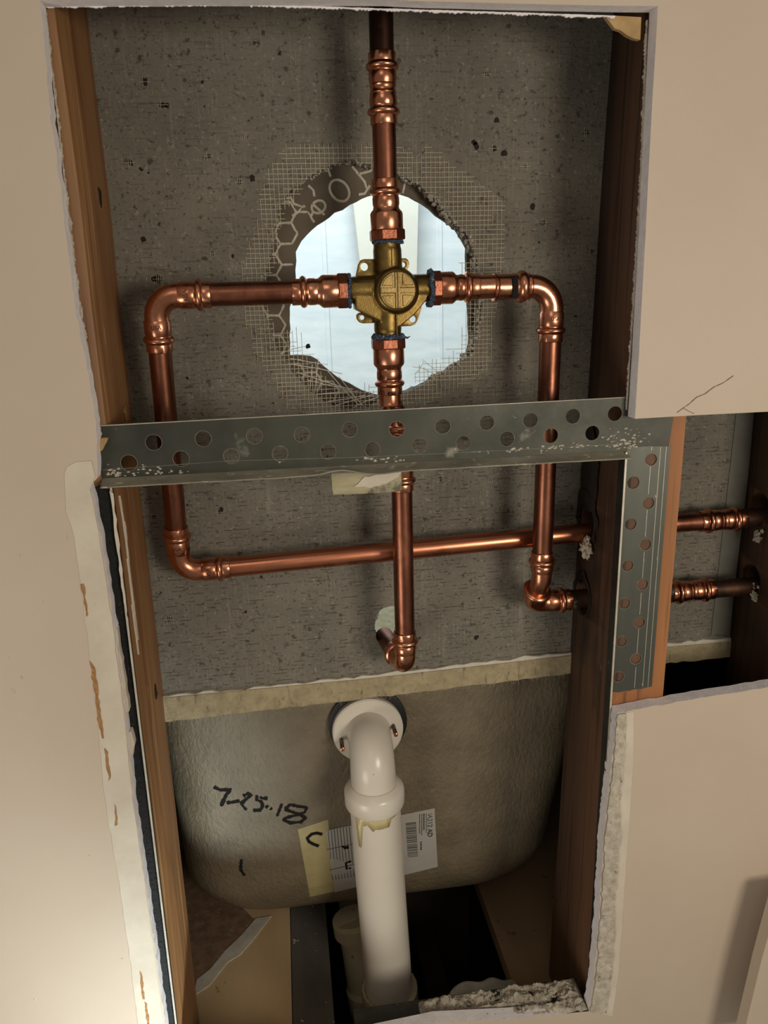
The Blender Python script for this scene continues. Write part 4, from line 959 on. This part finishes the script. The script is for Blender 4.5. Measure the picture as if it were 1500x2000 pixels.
for k in range(1, 12):
    t = k / 12; P.append(a5 * (1 - t) ** 2 + C5 * 2 * t * (1 - t) + b5 * t * t)
P += [b5, b5 + v5 * .001]
bm = N_(); sweep(bm, P, [.0094, .0096] + [.0096 - .0010 * k / 12 for k in range(1, 12)] + [.0086, .0086], 44); ob('bend', bm, COPPER, e5)
bm = N_(); lathe(bm, a5 - dlast * .0075, dlast, [(0, .0083), (0, .0100)] + bumpprof(.0006, .0050, .0098, .0118) + [(.0055, .0098), (.0085, .0096)], 44); ob('collar', bm, COPPER, e5)
bm = N_(); socket(bm, b5, v5, .0215, .0086); ob('press_socket', bm, COPPER, e5)
pipe('copper_pipe', [b5 + v5 * .018, (.318, b5.y, b5.z)], PIPEG, 'sooty copper pipe entering the lower hole of the right stud')
# --- centre drop
zs = at(757, 661, PY).z; ze = at(764, 770, PY).z; xd = at(758, 665, PY).x
adapter('copper threaded adapter under the brass valve', (xd, PY, zs), (.012, 0, -1), zs - ze)
xe2 = at(766, 790, PY).x; zst = at(766, 790, PY).z
bm = N_(); lathe(bm, (xd + .0004, PY, ze + .004), (.012, 0, -1), [(0, PR), (ze + .004 - zst - .002, PR), (ze + .004 - zst - .0006, .0086), (ze + .004 - zst, .0090), (ze + .004 - zst + .0006, .0086), (ze + .004 - zst + .0008, .0076)], 40)
tag(ob('copper_pipe', bm, COPPER), 'short flared copper stub between the lower adapter and the steel bracket', 'pipe')
xc = at(788, 1100, PY).x; c1z = at(775, 815, PY).z; c2z = at(797, 957, PY).z
pipe('copper_pipe', [(xd + .0012, PY, zst + .001), (xc, PY, c1z - .004)], PIPE, 'short copper pipe half hidden at the top edge of the steel bracket', r=.0074)
coupling('copper press coupling peeking out below the steel bracket behind the wood block', (xc, PY, c1z), (xc, PY, c2z))
CE = at(784, 1302, PY); CE.x = xc
ue = Vector((-.16, .985, .0)).normalized()
e6, r1, r2 = elbow('copper elbow at the bottom of the centre pipe turning back to the small board hole', CE, (0, 0, 1), ue, R=.0115, rt=.0086, L1=.0195, L2=.0195)
pipe('copper_pipe', [(xc, PY, c2z + .004), r1 - Vector((0, 0, .004))], PIPE, 'brown copper pipe dropping in the centre below the steel bracket')
pipe('copper_pipe', [r2 - ue * .004, r2 + ue * .03], PIPE, 'copper stub passing through the small hole in the cement board')
# --- right bay
ya = .080
c1a, c1b = at(1365, 1019, ya), at(1452, 1012, ya)
zA = (c1a.z + c1b.z) / 2
coupling('upper copper coupling in the side bay right of the strap', (c1a.x, ya, zA), (c1b.x, ya, zA))
pipe('copper_pipe', [(.275, ya, zA), (c1a.x + .004, ya, zA)], PIPE, 'upper copper pipe leaving the right stud into the side bay')
pipe('copper_pipe', [(c1b.x - .004, ya, zA), (.47, ya, zA)], PIPEG, 'upper sooty copper pipe entering the far right stud')
c2a, c2b = at(1306, 1158, ya), at(1392, 1150, ya); zB = (c2a.z + c2b.z) / 2
coupling('lower copper coupling in the side bay right of the strap', (c2a.x, ya, zB), (c2b.x, ya, zB))
pipe('copper_pipe', [(.275, ya, zB), (c2a.x + .004, ya, zB)], PIPE, 'lower copper pipe leaving the right stud into the side bay')
pipe('copper_pipe', [(c2b.x - .004, ya, zB), (.47, ya, zB)], PIPEG, 'lower sooty grey pipe entering the far right stud')

# stamped letters
def stamp(parent, txt, c, d, r, size=.0030, ang=0, mat=None, up=None):
    """flat stamped text on the front of a tube whose axis runs along d"""
    d = Vector(d).normalized(); nrm = Vector((0, -1, 0)); nrm = (nrm - d * nrm.dot(d)).normalized()
    side = nrm.cross(d); nrm2 = (Matrix.Rotation(math.radians(ang), 3, d) @ nrm)
    loc = Vector(c) + nrm2 * (r + .00005); yd = nrm2.cross(d)
    return text_on('stamp', txt, size, basis(d, yd, loc), mat or DARKC, parent, .00012)
DARKC = M('stamped_shadow', (70, 40, 28), rough=.7)
stamp(e1, 'USA', pA - Vector((.0165, 0, 0)), (0, 0, 1), .0092, .0042)
stamp(e1, 'USA', pB - (CLB - CL).normalized() * .0165, (1, 0, 0), .0092, .0042)
stamp(e2, 'USA', pC - (CL - CLB).normalized() * .0165, (1, 0, 0), .0092, .0042)
stamp(e2, 'USA', pD - dn * .0165, (0, 0, -1), .0092, .0042)
stamp(e3, 'USA', q2 - dd * .0165, (1, 0, 0), .0092, .0040)
lp = [o for o in bpy.data.objects if o.get('label', '').startswith('long bright copper pipe')][0]
for (x, tx) in ((640, 'USA'), (700, 'COPPER'), (860, 'TYPE L'), (960, 'USA')):
    c = CLB + dn * ((at(x, 1080, .08).x - CLB.x) / dn.x); stamp(lp, tx, c, dn, PR + .0002, .0052, ang=34)

# ------------------------------------------------------------------ brass valve
valve = thing('brass_valve', 'four way cast brass mixing valve body with a raised cross on its cap', 'valve', tuple(VC))
K = 1 / 11.06 / 1000
def vp(cx, cy): return (VC.x + (cx - 787) * K, VC.z - (cy - 515) * K)
xl_, xr_ = xla + .0010, xra - .0012
bm = N_(); cxt = vp(735, 0)[0]
lathe(bm, (xv - .0006, PY, zh - .0006), (0.03, 0, -1), [(0, .0094), (.004, .0094), (.005, .0099), (.020, .0099)], 48)
lathe(bm, (xd, PY, zs + .0006), (0, 0, 1), [(0, .0094), (.004, .0094), (.005, .0098), (.024, .0098)], 48)
lathe(bm, (xl_, PY, zl + .0004), (1, 0, 0), [(0, .0090), (.004, .0092), (.02, .0096), (.06, .0096)], 48)
lathe(bm, (xr_, PY, zr + .0004), (-1, 0, 0), [(0, .0094), (.004, .0096), (.03, .0094)], 48)
lathe(bm, (VC.x, PY + .010, VC.z), (0, -1, 0), [(0, .0160), (.014, .0162), (.019, .0156), (.0222, .0142), (.0232, .0128)], 56)
# keel: V shaped underside
P = [vp(*q) for q in ((468, 450), (468, 648), (640, 735), (770, 792), (812, 788), (930, 700), (1030, 590), (1030, 470))]
bm2 = N_(); prism(bm2, P, PY - .0085, PY + .0085)
me = bpy.data.meshes.new('k'); bm2.to_mesh(me); bm2.free(); bm.from_mesh(me)
body = ob('body', bm, BRASS, valve, smooth=False)
md = body.modifiers.new('r', 'REMESH'); md.mode = 'VOXEL'; md.voxel_size = .00055
md = body.modifiers.new('sm', 'SMOOTH'); md.factor = .6; md.iterations = 9
bake(body)
for p in body.data.polygons: p.use_smooth = True
# ridge line down the keel
bm = N_(); a, b = vp(785, 690), vp(785, 850); sweep(bm, [(a[0], PY - .0098, a[1]), (a[0], PY - .0094, vp(785, 760)[1]), (b[0], PY - .0093, b[1])], .0007, 8); ob('parting_line', bm, BRASS, valve)
a, b = vp(757, 205), vp(757, 340); bm = N_(); sweep(bm, [(a[0], PY - .0095, a[1]), (b[0], PY - .0096, b[1])], .0006, 8); ob('parting_line', bm, BRASS, valve)
ears = [([(490, 405), (512, 318), (530, 288), (556, 278), (660, 280), (700, 290), (700, 450), (470, 450)], (560, 335, 30), 0),
        ([(800, 280), (884, 278), (902, 292), (912, 318), (905, 345), (880, 388), (840, 400), (800, 400)], (864, 326, 18), 0),
        ([(640, 700), (640, 758), (530, 758), (505, 748), (486, 722), (486, 692), (505, 677), (535, 676), (600, 690)], (530, 714, 18), 0),
        ([(1006, 645), (985, 710), (968, 756), (950, 778), (915, 790), (830, 792), (800, 740), (900, 650)], (931, 738, 27), 0)]
for P, h, _ in ears:
    bm = N_(); c = vp(h[0], h[1]); prism(bm, [vp(*q) for q in P], PY + .0010, PY + .0038, [circ(c[0], c[1], h[2] * K, 24)]); ob('mounting_ear', bm, BRASS, valve, bevel=.0003)
cap = N_(); cy_ = PY - .0135
lathe(cap, (VC.x, cy_ + .004, VC.z), (0, -1, 0), [(0, .0126), (.0064, .0126), (.0070, .0120)], 56); cap_o = ob('cap', cap, BRASSC, valve)
w_, l_ = .0019, .0122
cr_ = [(-w_, -l_), (w_, -l_), (w_, -w_), (l_, -w_), (l_, w_), (w_, w_), (w_, l_), (-w_, l_), (-w_, w_), (-l_, w_), (-l_, -w_), (-w_, -w_)]
bm = N_(); prism(bm, [(VC.x + a, VC.z + b) for a, b in cr_], cy_ - .0040, cy_ - .002); ob('raised_cross', bm, BRASSC, cap_o, smooth=False, bevel=.0006)
for sx_ in (-1, 1):
    for sz_ in (-1, 1):
        g_ = []
        for k in range(9):
            t = math.radians(17 + 56 * k / 8); g_.append((VC.x + sx_ * .0114 * math.cos(t), VC.z + sz_ * .0114 * math.sin(t)))
        g_.append((VC.x + sx_ * .0031, VC.z + sz_ * .0031)); bm = N_(); prism(bm, g_, cy_ - .0037, cy_ - .002); ob('raised_pad', bm, BRASSC, cap_o, smooth=False, bevel=.0004)
bm = N_(); a = vp(783, 420); sweep(bm, [(VC.x, cy_ - .0040, VC.z - .012), (VC.x, cy_ - .0042, VC.z), (VC.x, cy_ - .0040, VC.z + .012)], .0006, 8); ob('parting_line', bm, BRASSC, cap_o)
def sealant(A, d, r, big=1.0, seed=0):
    bm = N_(); d = Vector(d).normalized(); u, v = frame(d); rr = random.Random(seed)
    for k in range(64):
        t = 2 * PI * k / 64; p = Vector(A) + d * rr.uniform(-.0008, .0008) * big + (u * math.cos(t) + v * math.sin(t)) * (r + rr.uniform(-.0004, .0006) * big)
        lump(bm, p, .0012 * big, (1, 1, 1), seed=k + seed, sub=2, amp=.5)
    ob('sealant_ring', bm, BLUE, valve)
sealant((xv, PY, zh - .0008), (0, 0, 1), .0098, .9, 1); sealant((xla + .0010, PY, zl), (1, 0, 0), .0106, .95, 2); sealant((xra - .0010, PY, zr), (1, 0, 0), .0112, 1.25, 3); sealant((xd, PY, zs + .0012), (0, 0, 1), .0102, 1.25, 4)
bm = N_(); sweep(bm, [(xd + .010, PY - .004, zs + .001), (xd + .0135, PY - .004, zs + .0002), (xd + .0155, PY - .004, zs + .0012)], [.0010, .0007, .0002], 6); ob('sealant_tail', bm, BLUE, valve)
print('XL drywall', [round(at(x, y, 0).x, 4) for x, y in op_left], 'VC', VC, 'C5', C5, 'endL', endL)
